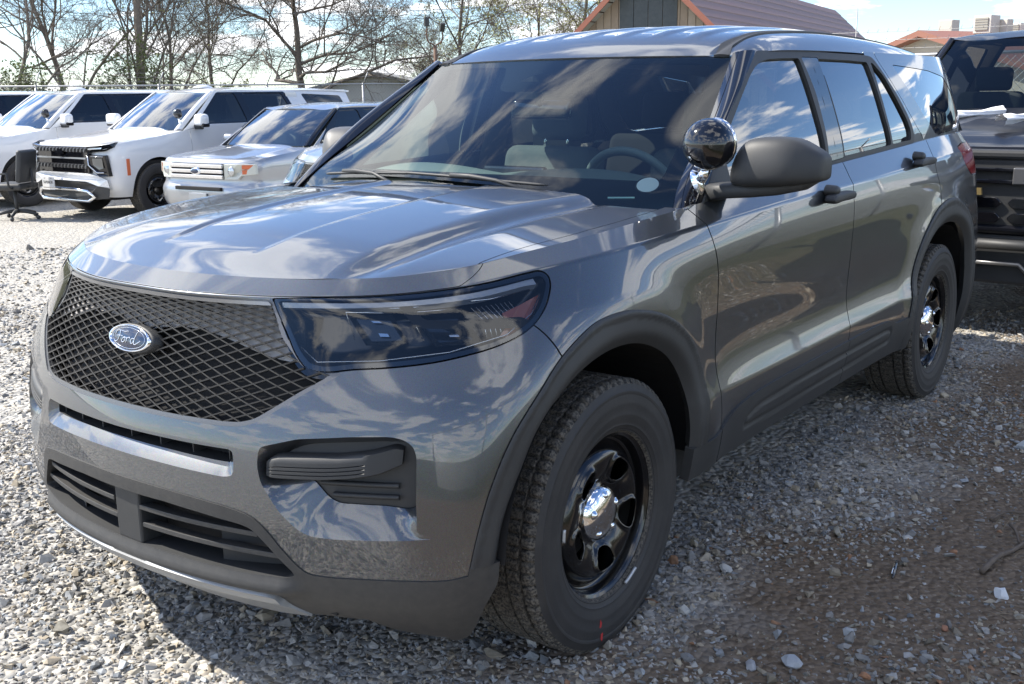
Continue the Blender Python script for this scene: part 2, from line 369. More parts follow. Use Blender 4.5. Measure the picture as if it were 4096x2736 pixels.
# ---------------------------------------------------------------- body control nets
def body_shell(step=.0125):
    Y=[0,.25,.5,.8,1.2,1.7,2.2,2.6,3.0,3.35,3.6]
    def row(z,x,y,xs,zf=None,zs=None,rear=None):
        r=[(a,b,(zf[i] if zf else z)) for i,(a,b) in enumerate(zip(x,y))]
        r+=[(a,b,(zs[i] if zs else z)) for i,(a,b) in enumerate(zip(xs,Y))]
        zz=zs[-1] if zs else z
        for a,b in rear: r.append((a,b,zz))
        return r
    X5=[0,.2,.4,.56,.70,.80,.875,.925,.957,.982]
    rl=lambda d,w:[(w-.03,3.83-d),(w-.13,3.97-d),(w-.5,4.05-d),(0,4.07-d)]
    rows=[
     row(.20,[0,.2,.4,.55,.67,.76,.83,.87,.90,.92],[-.70,-.69,-.66,-.62,-.58,-.55,-.52,-.47,-.38,-.25],[.92,.90,.88,.86,.85,.85,.85,.87,.9,.9,.88],rear=rl(.15,.86)),
     row(.28,[0,.2,.4,.56,.69,.785,.855,.90,.93,.955],[-.80,-.79,-.755,-.71,-.66,-.615,-.565,-.50,-.41,-.25],[.96,.95,.935,.925,.92,.92,.92,.94,.95,.94,.92],rear=rl(.1,.90)),
     row(.36,[0,.2,.4,.56,.70,.80,.87,.918,.95,.972],[-.845,-.833,-.80,-.752,-.695,-.645,-.585,-.515,-.42,-.25],[.978,.972,.96,.953,.95,.95,.952,.965,.972,.96,.945],rear=rl(.03,.93)),
     row(.45,X5,[-.858,-.847,-.812,-.765,-.705,-.652,-.59,-.52,-.42,-.25],[.986,.985,.978,.974,.973,.973,.975,.982,.985,.975,.96],rear=rl(0,.95)),
     row(.54,X5,[-.868,-.856,-.821,-.772,-.708,-.65,-.588,-.518,-.42,-.25],[.988,.988,.986,.985,.985,.985,.985,.987,.988,.978,.965],rear=rl(0,.955)),
     row(.595,X5,[-.867,-.855,-.82,-.770,-.706,-.648,-.586,-.516,-.418,-.25],[.988,.986,.982,.984,.984,.984,.984,.986,.986,.978,.965],rear=rl(0,.955)),
     row(.66,X5,[-.862,-.850,-.814,-.763,-.698,-.64,-.578,-.51,-.414,-.25],[.987,.980,.968,.964,.962,.962,.964,.972,.982,.976,.962],rear=rl(.005,.955)),
     row(.75,[0,.2,.4,.56,.70,.80,.872,.922,.957,.982],[-.838,-.828,-.793,-.742,-.678,-.62,-.56,-.495,-.405,-.245],[.986,.976,.963,.956,.955,.955,.957,.968,.980,.974,.96],rear=rl(.01,.95)),
     row(.85,[0,.2,.4,.555,.69,.79,.865,.915,.950,.977],[-.80,-.79,-.755,-.705,-.638,-.578,-.515,-.45,-.37,-.23],[.984,.975,.966,.961,.960,.960,.961,.968,.977,.970,.955],rear=rl(.02,.945)),
     row(.93,[0,.2,.4,.55,.68,.775,.85,.90,.935,.964],[-.772,-.76,-.722,-.67,-.60,-.535,-.465,-.395,-.32,-.2],[.979,.974,.968,.964,.963,.963,.963,.966,.972,.963,.945],rear=rl(.03,.935)),
     row(1.0,[0,.2,.4,.53,.64,.73,.80,.852,.893,.925],[-.758,-.746,-.70,-.65,-.592,-.527,-.462,-.39,-.305,-.2],[.958,.964,.966,.964,.963,.963,.963,.963,.962,.95,.93],rear=rl(.04,.92),
         zf=[1.0,1.0,1.0,1.0,1.0,1.002,1.005,1.010,1.015,1.021],zs=[1.03,1.035,1.04,1.045,1.05,1.055,1.06,1.065,1.07,1.07,1.07]),
     row(1.034,[0,.2,.4,.51,.60,.68,.745,.795,.84,.885],[-.763,-.752,-.692,-.642,-.588,-.524,-.462,-.40,-.315,-.2],[.928,.938,.943,.946,.948,.948,.947,.944,.938,.925,.905],rear=rl(.05,.895),
         zf=[1.034,1.034,1.034,1.036,1.038,1.042,1.049,1.057,1.069,1.082],zs=[1.095,1.105,1.112,1.12,1.13,1.14,1.15,1.16,1.17,1.175,1.175]),
     row(1.07,[0,.2,.38,.48,.56,.628,.69,.74,.778,.815],[-.695,-.68,-.638,-.60,-.555,-.512,-.452,-.395,-.335,-.225],[.862,.876,.880,.885,.889,.890,.889,.886,.876,.86,.838],rear=rl(.09,.83),
         zf=[1.068,1.068,1.069,1.070,1.073,1.076,1.082,1.089,1.098,1.112],zs=[1.132,1.147,1.16,1.178,1.197,1.217,1.234,1.248,1.260,1.265,1.265]),
    ]
    G=np.array(rows)
    # crease column order fix: front crease columns end at y=-.02 while side begins at y=0: nudge
    D,Q,s,t=loft_sym(G,step,rb=(5,11))
    # wheel-arch bulge: the sheet swells towards both arches
    for yc in (-.03,3.0):
        rad=np.hypot(D[...,1]-yc,(D[...,2]-.40)); w=np.exp(-((rad-.55)/.085)**2)*(D[...,0]>.5)*np.clip((D[...,2]-.2)/.2,0,1)
        D[...,0]+=.016*w*np.clip((1.10-D[...,2])/.12,0,1)
    return D,Q,s,t
def hood_top(step=.0125):
    """everything inside the crease that runs round the nose and back along both wing tops"""
    top=body_shell(.01)[0][-1]; C=top[(top[:,1]<.5)]; L=np.concatenate([[0],np.cumsum(np.linalg.norm(np.diff(C,axis=0),axis=1))])
    pick=lambda u:np.stack([np.interp(u,L,C[:,q]) for q in range(3)],1); Lk=np.interp(.69,C[:,0],L)
    nf,ns=80,110
    Fr=pick(np.linspace(0,Lk,nf)); Si=pick(np.linspace(Lk,L[-1],ns))
    yy=np.linspace(-.695,.40,ns); sp=nspl(np.array([-.695,-.5,-.2,.1,.40]),np.array([[1.068],[1.105],[1.145],[1.173],[1.195]]),yy)[:,0]
    Ce=np.stack([0*yy,yy,sp],1)
    xr=np.linspace(0,.880,nf); Re=nspl(np.array([-.45,-.25,0,.25,.45,.60,.75,.88]),np.array([[.475,1.178],[.43,1.19],[.40,1.195],[.43,1.19],[.475,1.178],[.50,1.165],[.50,1.16],[.5,1.16]]),xr); Re=np.column_stack([xr,Re])
    i=np.linspace(0,1,ns)[:,None,None]; j=np.linspace(0,1,nf)[None,:,None]
    P=(1-i)*Fr[None]+i*Re[None]+(1-j)*Ce[:,None]+j*Si[:,None]-((1-i)*(1-j)*Fr[0]+(1-i)*j*Fr[-1]+i*(1-j)*Re[0]+i*j*Re[-1])
    x,y=P[...,0],P[...,1]
    sm=lambda a,b,v:np.clip((v-a)/(b-a),0,1)**2*(3-2*np.clip((v-a)/(b-a),0,1))
    fr=sm(-.66,-.35,y); edge=np.clip(1-(x/np.maximum(.86,1e-6)),0,1)
    z=P[...,2]
    z+=.010*np.sin(np.pi*np.clip(i[...,0],0,1))*np.cos(np.pi/2*np.clip(x/.85,0,1))    # crown
    ridge=.485+.03*sm(.1,.5,y); val=ridge+.075
    z+=fr*.016*sm(ridge+.085,ridge-.0,x)*1.0                      # raised dome
    z-=fr*.010*np.exp(-((x-val)/.035)**2)                          # valley outside the ridge
    inn=.20+.01*sm(-.5,0,y)
    z-=sm(-.56,-.42,y)*.007*sm(inn+.004,inn-.010,x)                # sunken centre panel
    P[...,2]=z
    Q=np.stack([x,y],2)
    return P,Q
def windshield(step=.02):
    G=np.array([
     [(0,.36,1.150),(.25,.385,1.147),(.5,.43,1.138),(.68,.475,1.128),(.828,.53,1.115)],
     [(0,.43,1.196),(.25,.452,1.192),(.5,.493,1.183),(.68,.53,1.173),(.812,.568,1.163)],
     [(0,.68,1.358),(.25,.70,1.353),(.48,.735,1.343),(.64,.77,1.331),(.765,.805,1.318)],
     [(0,.915,1.498),(.23,.935,1.495),(.44,.97,1.489),(.60,1.005,1.481),(.715,1.04,1.473)],
     [(0,1.135,1.620),(.22,1.150,1.620),(.42,1.182,1.619),(.56,1.213,1.618),(.668,1.243,1.617)]])
    return loft_sym(G,step)
def side_glass(step=.0125):
    Y=np.array([.45,.8,1.2,1.7,2.2,2.7,3.1,3.4,3.7,3.95])
    belt=[1.150,1.178,1.197,1.217,1.234,1.25,1.262,1.265,1.265,1.265]; xb=[.872,.876,.879,.880,.879,.874,.862,.845,.815,.76]
    T=np.linspace(0,1,6); rows=[]
    for t in T:
        r=[]
        for y,zb,x0 in zip(Y,belt,xb):
            z=(zb-.03)+(1.66-zb+.03)*t; q=max(0,z-zb)
            r.append((x0-.23*q-.33*q*q,y+0.0*q,z))
        rows.append(r)
    return loft(np.array(rows),step)
def roof(step=.02):
    Y=[1.137,1.30,1.5,1.75,2.1,2.5,2.9,3.3,3.6,3.76]
    zc=[1.622,1.693,1.729,1.750,1.760,1.757,1.744,1.718,1.685,1.655]
    ze=[1.612,1.628,1.637,1.642,1.644,1.642,1.636,1.622,1.60,1.585]; xe=[.668,.715,.730,.735,.735,.732,.726,.712,.69,.67]
    rows=[]
    for y,c,e,w in zip(Y,zc,ze,xe):
        dy=.05 if y<1.2 else (.03 if y<1.31 else .0); d=c-e
        zz=[c,c-.05*d,c-.2*d,c-.4*d,c-.6*d,c-.8*d,e] if y<1.2 else [c,c-.003,c-.012,c-.024,c-.037,e+.55*(c-.037-e),e]
        xs=[0,.2,.4,.53,.62,.62+(w-.62)*.62,w]
        kk=(-.008,.005,.034,.062,.084,.093,.100) if y<1.2 else ((0,.006,.018,.030,.042,.050,.060) if y<1.31 else (0,)*7)
        rows.append([(x,y+k,z) for x,k,z in zip(xs,kk,zz)])
    return loft_sym(np.array(rows),step)
# ================================================================ the grey SUV (local frame: +x driver's side, +y rearwards, front axle at y=0)
PI2=2*math.pi
HL=[(.428,.951),(.532,.958),(.687,.958),(.807,.958),(.922,.957),(1.039,.955),(1.136,.956),(1.183,.953),(1.199,.937),(1.190,.915),(1.148,.880),(1.091,.840),(1.051,.813),(1.009,.791),(.948,.769),(.881,.752),(.816,.739),(.715,.727),(.646,.722),(.595,.715),(.562,.716),(.542,.722),(.523,.737),(.501,.762),(.467,.827),(.440,.900)]
GR=[(-.1,.948),(.2,.945),(.428,.945),(.470,.80),(.54,.73),(.60,.722),(.628,.713),(.548,.663),(.481,.614),(.445,.588),(.406,.576),(.362,.573),(.2,.571),(-.1,.571)]
SLOT_I=[(-.1,.516),(.15,.517),(.379,.516),(.379,.484),(.33,.484),(.165,.489),(-.1,.492)]
SLOT_O=[(-.1,.521),(.15,.522),(.394,.521),(.400,.500),(.400,.458),(.372,.452),(.164,.457),(-.1,.460)]
LOWB=[(-.1,.392),(.119,.392),(.292,.385),(.400,.374),(.445,.361),(.474,.337),(.509,.289),(.543,.248),(.565,.230),(.610,.225),(.696,.229),(.793,.234),(.879,.236),(.920,.243),(1.02,.256),(1.1,.262)]
REC=[(-.1,.357),(.175,.357),(.287,.350),(.408,.339),(.439,.331),(.468,.301),(.504,.258),(.538,.221),(.517,.212),(.408,.208),(.253,.209),(-.1,.211)]
SKID=[(-.1,.176),(.05,.175),(.235,.168),(.391,.163),(.456,.163),(.471,.155),(.478,.113),(.502,.080),(.53,.03),(.53,-.1),(-.1,-.1)]
FOGO=[(.463,.535),(.552,.562),(.667,.574),(.754,.578),(.786,.571),(.806,.556),(.815,.534),(.818,.474),(.818,.355),(.825,.350),(.899,.347),(.858,.341),(.799,.335),(.737,.331),(.642,.327),(.584,.329),(.556,.342),(.515,.384),(.472,.450),(.462,.49)]
FOGI=[(.477,.499),(.490,.512),(.508,.521),(.554,.545),(.669,.559),(.746,.564),(.780,.562),(.797,.552),(.807,.534),(.812,.473),(.812,.404),(.739,.403),(.677,.403),(.640,.405),(.615,.419),(.596,.442),(.573,.462),(.506,.463),(.478,.464)]
ARO=[(.923,.243),(.946,.347),(.985,.480),(1.026,.567),(1.089,.655),(1.150,.728),(1.260,.783),(1.390,.800),(1.522,.788),(1.663,.746),(1.786,.676),(1.876,.580),(1.922,.463),(1.930,.345),(1.930,.303)]
ARI=[(1.004,.252),(1.023,.350),(1.071,.462),(1.130,.576),(1.230,.654),(1.337,.690),(1.480,.695),(1.607,.664),(1.731,.595),(1.820,.485),(1.849,.364),(1.854,.298)]
RAO=[(3.880,.345),(3.92,.46),(3.971,.565),(4.064,.676),(4.213,.776),(4.342,.811),(4.515,.818),(4.667,.792),(4.855,.711),(4.95,.60),(5.0,.45),(5.01,.30)]
RAI=[(3.94,.33),(3.98,.45),(4.06,.55),(4.16,.625),(4.282,.672),(4.40,.702),(4.53,.705),(4.688,.668),(4.811,.582),(4.882,.441),(4.91,.30)]
CLAD=[(1.84,.298),(1.93,.302),(2.010,.312),(2.138,.352),(2.25,.370),(2.40,.377),(2.65,.379),(3.117,.379),(3.55,.376),(3.66,.365),(3.748,.342),(3.876,.345),(3.95,.345)]
FDF=[(1.955,1.20),(1.975,1.048),(2.000,.900),(2.030,.78),(2.035,.62),(2.030,.45),(2.025,.36),(2.035,.230),(2.05,.19)]
FDR=[(3.26,1.2),(3.243,1.048),(3.215,.978),(3.193,.885),(3.190,.780),(3.182,.493),(3.150,.351),(3.145,.19)]
RDR=[(4.45,1.2),(4.36,1.05),(4.325,.995),(4.30,.93),(4.33,.86),(4.30,.79),(4.10,.70),(3.97,.57),(3.90,.40),(3.87,.30),(3.84,.19)]
DLO=[(.13,.02),(.25,.105),(.406,.201),(.46,.234),(.578,.303),(.739,.390),(.82,.436),(.868,.458),(.95,.463),(1.1,.466),(1.348,.466),(1.676,.464),(2.003,.457),(2.035,.447),(2.12,.355),(2.215,.24),(2.285,.13),(2.302,.07),(2.285,.030),(1.978,.026),(1.35,.020),(.8,.016)]
GFD=[(.33,.045),(.33,.115),(.393,.157),(.485,.221),(.606,.294),(.740,.370),(.802,.399),(.868,.420),(.935,.430),(1.07,.435),(1.218,.437),(1.216,.376),(1.212,.276),(1.211,.151),(1.205,.045)]
GRD=[(1.40,.437),(1.713,.434),(1.942,.428),(1.943,.318),(1.946,.167),(1.963,.048),(1.765,.046),(1.393,.046),(1.397,.143),(1.40,.284)]
GRQ=[(1.985,.427),(2.010,.424),(2.087,.362),(2.172,.24),(2.235,.147),(2.261,.089),(2.250,.048),(1.985,.047),(1.972,.167),(1.975,.307)]
QG=[(2.268,.418),(2.551,.404),(2.854,.389),(3.15,.355),(3.30,.25),(3.33,.10),(3.2,.055),(2.832,.044),(2.73,.04),(2.663,.053),(2.512,.161),(2.39,.287),(2.302,.378)]
def spoly(P,sharp=(),n=6): return smooth_poly(P,n,True,sharp)
def wheel_meshes(Rt=.379,W=.255,rim=.235):
    """tyre, rim and hub cap round the local X axis, outer face towards +x, centre at the origin"""
    out={}
    n=288; prof=[]  # (x, r, zone)
    h=W/2
    side=[(-.86,rim+.002,0),(-.90,rim+.02,0),(-.985,.285,0),(-1.0,.315,0),(-.985,.342,0),(-.93,Rt-.014,0),(-.885,Rt-.006,1)]
    tread=[]
    for a,b in ((-.86,-.66),(-.60,-.30),(-.24,.24),(.30,.60),(.66,.86)):
        tread+=[(a,Rt-.002,2),(a+.02,Rt+.0,3),((a+b)/2,Rt+.001,3),(b-.02,Rt,3),(b,Rt-.002,2)]
        if b<.8: tread+=[(b+.006,Rt-.012,0),(b+.054,Rt-.012,0)]
    o2=[(.885,Rt-.006,1),(.93,Rt-.014,0),(.975,.348,0),(.990,.346,0),(.994,.340,0),(.984,.337,0),(1.0,.318,0),(1.004,.312,0),(1.0,.309,0),(.994,.298,0),(.985,.287,0),(.990,.283,0),(.984,.279,0),(.95,.262,0),(.935,.256,0),(.938,.253,0),(.90,rim+.012,0),(.87,rim+.001,0),(.80,rim-.006,0)]
    pr_=side+tread+o2; V=[];F=[]
    for k in range(n):
        a=PI2*k/n; lug=(k%4)==0; lug2=((k+2)%4)==0
        for (x,r,zn) in pr_:
            rr=r
            sh=abs(x)>.62
            if zn in(1,2,3) and sh and lug and zn!=0: rr-=.009
            if zn==3 and (not sh) and abs(x)<.3 and lug2: rr-=.006
            if zn==3 and .3<=abs(x)<=.62 and lug: rr-=.007
            V.append((x*h,rr*math.cos(a),rr*math.sin(a)))
    m_=len(pr_)
    for k in range(n):
        for i in range(m_-1): F.append((k*m_+i,k*m_+i+1,((k+1)%n)*m_+i+1,((k+1)%n)*m_+i))
    me=bpy.data.meshes.new('tyre'); me.from_pydata(V,[],F); me.update(); me.materials.append(M_RUBBER); me.materials.append(M_TREAD)
    zs=[min(pr_[i][2],1)+min(pr_[i+1][2],1)>0 or abs(pr_[i][0])<.88 for i in range(m_-1)]
    me.polygons.foreach_set('material_index',[1 if z else 0 for _ in range(n) for z in zs]); me.polygons.foreach_set('use_smooth',[True]*len(me.polygons))
    me.set_sharp_from_angle(angle=R(28)); out['tyre']=me
    # pressed steel disc: radial height profile, five windows
    rr=np.linspace(.074,.212,36); th=np.linspace(0,PI2,181); Rg,Tg=np.meshgrid(rr,th,indexing='ij')
    hp=nspl(np.array([.074,.085,.10,.125,.15,.172,.185,.198,.212]),np.array([[.066],[.068],[.078],[.090],[.095],[.092],[.080],[.062],[.058]]),rr)[:,0]
    X=np.repeat(hp[:,None],181,1); X=X-.012*(.5-.5*np.cos(5*(Tg-R(-88))+math.pi))*np.exp(-((Rg-.128)/.035)**2)
    Y=Rg*np.cos(Tg); Z=Rg*np.sin(Tg); D=np.stack([X,Y,Z],2); Q=np.stack([Y,Z],2)
    S=gsheet(D,Q,flip=False)
    if S.N[:,0].mean()<0: S=gsheet(D,Q,flip=True)
    ridge=np.full(len(S.V),9.)
    for k in range(5):
        a=R(-88+72*k); c,s_=math.cos(a),math.sin(a)
        P=[(.103,-.020),(.112,-.030),(.130,-.039),(.146,-.040),(.156,-.029),(.160,0),(.156,.029),(.146,.040),(.130,.039),(.112,.030),(.103,.020),(.100,0)]
        P=smooth_poly([(x*c-y*s_,x*s_+y*c) for x,y in P],5); sd=polysd(P,S.Q); ridge=np.minimum(ridge,np.abs(sd-.004))
        S.V[:,0]+=.010*np.exp(-((sd-.002)/.0055)**2)*(sd>-.02)
    renorm(S)
    if S.N[:,0].mean()<0: S.N=-S.N
    for k in range(5):
        a=R(-88+72*k); c,s_=math.cos(a),math.sin(a)
        P=[(.103,-.020),(.112,-.030),(.130,-.039),(.146,-.040),(.156,-.029),(.160,0),(.156,.029),(.146,.040),(.130,.039),(.112,.030),(.103,.020),(.100,0)]
        P=smooth_poly([(x*c-y*s_,x*s_+y*c) for x,y in P],5); _,S=cut(S,polysd(P,S.Q))
    o=sheet_obj('tmp',S,M_STEELBLK,None,flange=.010,seam=False); out['disc']=o.data; bpy.data.objects.remove(o)
    rotx=Matrix.Rotation(R(90),4,'Y')
    mb=MB(); mb.lathe([(.205,.060),(.212,.060),(.216,.072),(.217,.090),(.222,.098),(.231,.100),(.236,.108),(.241,.113),(.245,.112),(.245,.104),(.238,.098)],72,rotx)
    mb.lathe([(.205,.060),(.208,.03),(.214,-.09),(.235,-.11)],72,rotx)
    o=mb.build('tmp',M_STEELBLK); out['barrel']=o.data; bpy.data.objects.remove(o)
    mb=MB(); mb.lathe([(.0,.105),(.02,.1045),(.05,.100),(.068,.092),(.078,.080),(.083,.066),(.083,.05)],48,rotx)
    for k in range(5):
        a=R(-52+72*k); mb.lathe([(.0,.005),(.0035,.005),(.006,.0035),(.009,.0005),(.014,-.004)],14,Matrix.Translation((.0985,.056*math.cos(a),.056*math.sin(a)))@rotx)
    o=mb.build('tmp',M_CHROME); out['cap']=o.data; bpy.data.objects.remove(o)
    mb=MB(); mb.lathe([(.0,-.02),(.16,-.02),(.165,-.03)],40,rotx); mb.lathe([(.045,-.02),(.05,.03),(.0,.03)],20,rotx)
    mb.box((-.05,.08,.05),(.02,.15,.13)); o=mb.build('tmp',mat('brake_steel',(.22,.21,.20),.45,.8)); out['brake']=o.data; bpy.data.objects.remove(o)
    return out
WM=wheel_meshes()
def mobj(name,me,parent,loc=(0,0,0),rot=(0,0,0),scale=(1,1,1)):
    o=bpy.data.objects.new(name,me); link(o,parent); o.location=loc; o.rotation_euler=rot; o.scale=scale; return o
def add_wheel(parent,x,y,z=.372,name='wheel',spin=0,marks=False,sc=1.0,cap=True):
    side=1 if x>0 else -1
    t=mobj('wheel',WM['tyre'],parent,(x,y,z),(spin,0,0 if side>0 else math.pi),(sc,sc,sc)); 
    mobj('rim_disc',WM['disc'],t); mobj('rim_barrel',WM['barrel'],t); mobj('brake_disc',WM['brake'],t)
    if cap: mobj('hub_cap',WM['cap'],t)
    return t
def build_suv():
    root=empty('police_suv','dark grey SUV with mesh grille, black steel wheels and pillar spotlight, nearest the viewer','SUV')
    D,Q,s,t=body_shell(.0095); S=gsheet(D,Q)
    keep=S.V[:,1]<9
    PP={k:spoly(v) for k,v in dict(HL=HL,FOGI=FOGI).items()}
    PP['HL']=spoly(HL,(0,)); PP['GR']=round_poly(GR,.02,5,{6:.008,3:.03}); PP['SLOTI']=round_poly(SLOT_I,.006); PP['SLOTO']=round_poly(SLOT_O,.02)
    PP['REC']=round_poly(REC,.012); PP['SKID']=round_poly(SKID,.02); PP['FOGO']=round_poly(FOGO,.012,3)
    aro=smooth_poly(ARO,8,False); ari=smooth_poly(ARI,8,False); rao=smooth_poly(RAO,8,False); rai=smooth_poly(RAI,8,False)
    PP['ARO']=np.concatenate([aro,[(1.93,.1),(1.9,-.2),(.95,-.2),(.94,.1)]]); PP['ARI']=np.concatenate([ari,[(1.856,.1),(1.85,-.2),(1.0,-.2),(1.0,.1)]])
    PP['RAO']=np.concatenate([rao,[(5.01,-.2),(3.87,-.2)]]); PP['RAI']=np.concatenate([rai,[(4.91,-.2),(3.94,-.2)]])
    low=np.concatenate([smooth_poly(LOWB,6,False),[(1.1,-.3),(-.1,-.3)]])
    clad=np.concatenate([smooth_poly(CLAD,6,False),[(3.95,-.3),(1.84,-.3)]])
    fd=np.concatenate([smooth_poly(FDF,6,False),smooth_poly(FDR[::-1],6,False)]); rd=np.concatenate([smooth_poly(FDR,6,False),smooth_poly(RDR[::-1],6,False)])
    # ---- wheel openings and flares
    fr_arch,S=take(S,PP['ARO'],0.0); re_arch,S=take(S,PP['RAO'],0.0)
    _,ffl=take(fr_arch,PP['ARI']); _,rfl=take(re_arch,PP['RAI'])
    for fl,po,pi_ in ((ffl,PP['ARO'],PP['ARI']),(rfl,PP['RAO'],PP['RAI'])):
        d0=np.abs(polysd(po,fl.Q)); d1=np.abs(polysd(pi_,fl.Q)); w=d0/(d0+d1+1e-6)
        # stepped profile: outer bead, recess line, flat band, rolled inner lip
        off=np.interp(w,[0,.05,.14,.17,.22,.62,.72,1.0],[.003,.009,.010,.004,.004,.009,.006,-.012]); fl.V=fl.V+fl.N*off[:,None]; renorm(fl)
    # below the bumper line the flare becomes the lower fascia: drop it there
    _,ffl=cut(ffl,np.maximum(ffl.Q[:,1]-.262,ffl.Q[:,0]-1.1)); _,ffl=cut(ffl,np.maximum(ffl.Q[:,1]-.30,1.7-ffl.Q[:,0])); _,rfl=cut(rfl,np.maximum(rfl.Q[:,1]-.345,rfl.Q[:,0]-4.4))
    # ---- lower black fascia (front) and side cladding
    lowf,S=cut(S,polysd(low,S.Q)); 
    # sill bottom edge
    _,S=cut(S,np.maximum(S.Q[:,1]-.198,1.9-S.Q[:,0])); 
    sidec,S=cut(S,polysd(clad,S.Q))
    lowx,_=cut(fr_arch,polysd(PP['ARI'],fr_arch.Q)*-1)   # arch ring pieces that belong to the lower fascia / sill
    ring=lowx; fpart,_=cut(ring,np.maximum(ring.Q[:,1]-.262,ring.Q[:,0]-1.1)); spart,_=cut(ring,np.maximum(ring.Q[:,1]-.30,1.7-ring.Q[:,0]))
    rring,_=cut(re_arch,-polysd(PP['RAI'],re_arch.Q)); rpart,_=cut(rring,np.maximum(rring.Q[:,1]-.345,rring.Q[:,0]-4.4))
    lowf=join(lowf,fpart); sidec=join(sidec,spart,rpart)
    _,sidec=cut(sidec,sidec.Q[:,1]-.192)
    # bumper bottom edge outline
    bot=np.interp(lowf.Q[:,0],[0,.4,.55,.67,.69,.72,.79,.87,.876,.90,.94,.955,.97,1.0,1.01],[.02,.04,.075,.085,.06,.03,.018,.015,.002,.0,.03,.08,.14,.20,.25])
    _,lowf=cut(lowf,lowf.Q[:,1]-bot)
    # ---- lower fascia: recess, ledge, skid plate
    lip=.022*np.exp(-((lowf.Q[:,1]-.178)/.022)**2)*np.clip((.56-lowf.Q[:,0])/.06,0,1); lowf.V=lowf.V+lowf.N*(lip+.003)[:,None]; renorm(lowf)
    rec,lowf=take(lowf,PP['REC']); skid,lowf=take(lowf,PP['SKID'])
    both=lambda A:join(A,mirror(A))
    sheet_obj('lower_fascia',both(lowf),M_PLAST2,root,flange=.03)
    skid=outset(skid,.006+.012*np.exp(-((skid.Q[:,1]-.135)/.022)**2)); renorm(skid); sheet_obj('skid_plate',both(skid),M_SATIN,root,flange=.02)
    d=-polysd(PP['REC'],rec.Q); back=Sheet(rec.V+np.array([0,1,0])*.085,rec.N,rec.Q,rec.F)
    intake=sheet_obj('lower_intake',both(back),M_DARK,root)
    sheet_obj('intake_wall',both(rec_wall(rec,.085)),M_PLAST,intake)
    # slats follow the recess outline
    for tt in (.312,.262):
        s1=np.interp(tt,[.21,.258,.301,.34],[.53,.50,.464,.40]); ss=np.linspace(.055,s1,24); P=[];n_=len(ss)
        V=[];F=[]
        for q in ss:
            p=at_q(D,Q,s,t,q,tt)
            for dy,dz in ((.006,.007),(.006,-.006),(.045,-.012),(.045,.001)): V.append((p[0],p[1]+dy,p[2]+dz))
        for i in range(n_-1):
            for k in range(4): F.append((i*4+k,i*4+(k+1)%4,(i+1)*4+(k+1)%4,(i+1)*4+k))
        F+= [(0,1,2,3),tuple((n_-1)*4+k for k in (3,2,1,0))]
        for sg in (1,-1):
            MB().add([(x*sg,y,z) for x,y,z in V],F).build('intake_slat',M_PLAST2,intake,bevel=.0015)
    MB().box((-.052,-.853,.372),(.052,-.77,.532)).build('plate_mount',M_PLAST,intake,bevel=.006)
    for sg in (1,-1):
        p0=at_q(D,Q,s,t,.36,.30)
        MB().add([(sg*.30,-.79,.37),(sg*.50,-.70,.37),(sg*.47,-.715,.50),(sg*.30,-.79,.51)],[(0,1,2,3)]).build('intake_blank',M_PLAST,intake)
    # ---- headlights, grille, slot, fog pockets
    hl,S=take(S,PP['HL'],.0022); gr,S=take(S,PP['GR'],.0)
    # ---- hood lip (front strip above t=.962 up to the wing shut line)
    shut=lambda q:.953+(q[:,1]-.961)*1.51
    lipmask=np.maximum(.9625-S.Q[:,1],S.Q[:,0]-shut(S.Q)+.0)
    hlip,_=cut(S,lipmask+.0018); _,S=cut(S,lipmask-.0018)
    slot_o,S=take(S,PP['SLOTO']); fog_o,S=take(S,PP['FOGO'])
    # slot pocket
    dO=-polysd(PP['SLOTO'],slot_o.Q); dI=np.maximum(polysd(PP['SLOTI'],slot_o.Q),0); w=np.clip(dO/(dO+dI+1e-6),0,1)
    slot_i,slot_w=cut(slot_o,polysd(PP['SLOTI'],slot_o.Q))
    def ramp(A,Po,Pi,dep,extra=0.):
        dO=np.maximum(-polysd(Po,A.Q),0); dI=np.maximum(polysd(Pi,A.Q),0); w=dO/(dO+dI+1e-6); A=A.copy(); A.V=A.V-A.N*(dep*w)[:,None]; return renorm(A)
    sheet_obj('slot_surround',both(ramp(slot_w,PP['SLOTO'],PP['SLOTI'],.022)),M_PAINT,root)
    so_=sheet_obj('upper_slot',both(outset(slot_i,-.075)),M_DARK,root); sheet_obj('slot_edge',both(rec_wall(outset(slot_i,-.022),.05)),M_PLAST,so_)
    for k in range(-3,4):
        p=at_q(D,Q,s,t,abs(k)*.115+.01,.502); MB().box((math.copysign(1,k or 1)*p[0]-.002,p[1]+.035,p[2]-.03),(math.copysign(1,k or 1)*p[0]+.002,p[1]+.07,p[2]+.03)).build('slot_rib',M_PLAST,so_)
    # fog pockets
    fog_i,fog_w=cut(fog_o,polysd(PP['FOGI'],fog_o.Q)); fw_=ramp(fog_w,PP['FOGO'],PP['FOGI'],.042); fi_=outset(fog_i,-.046)
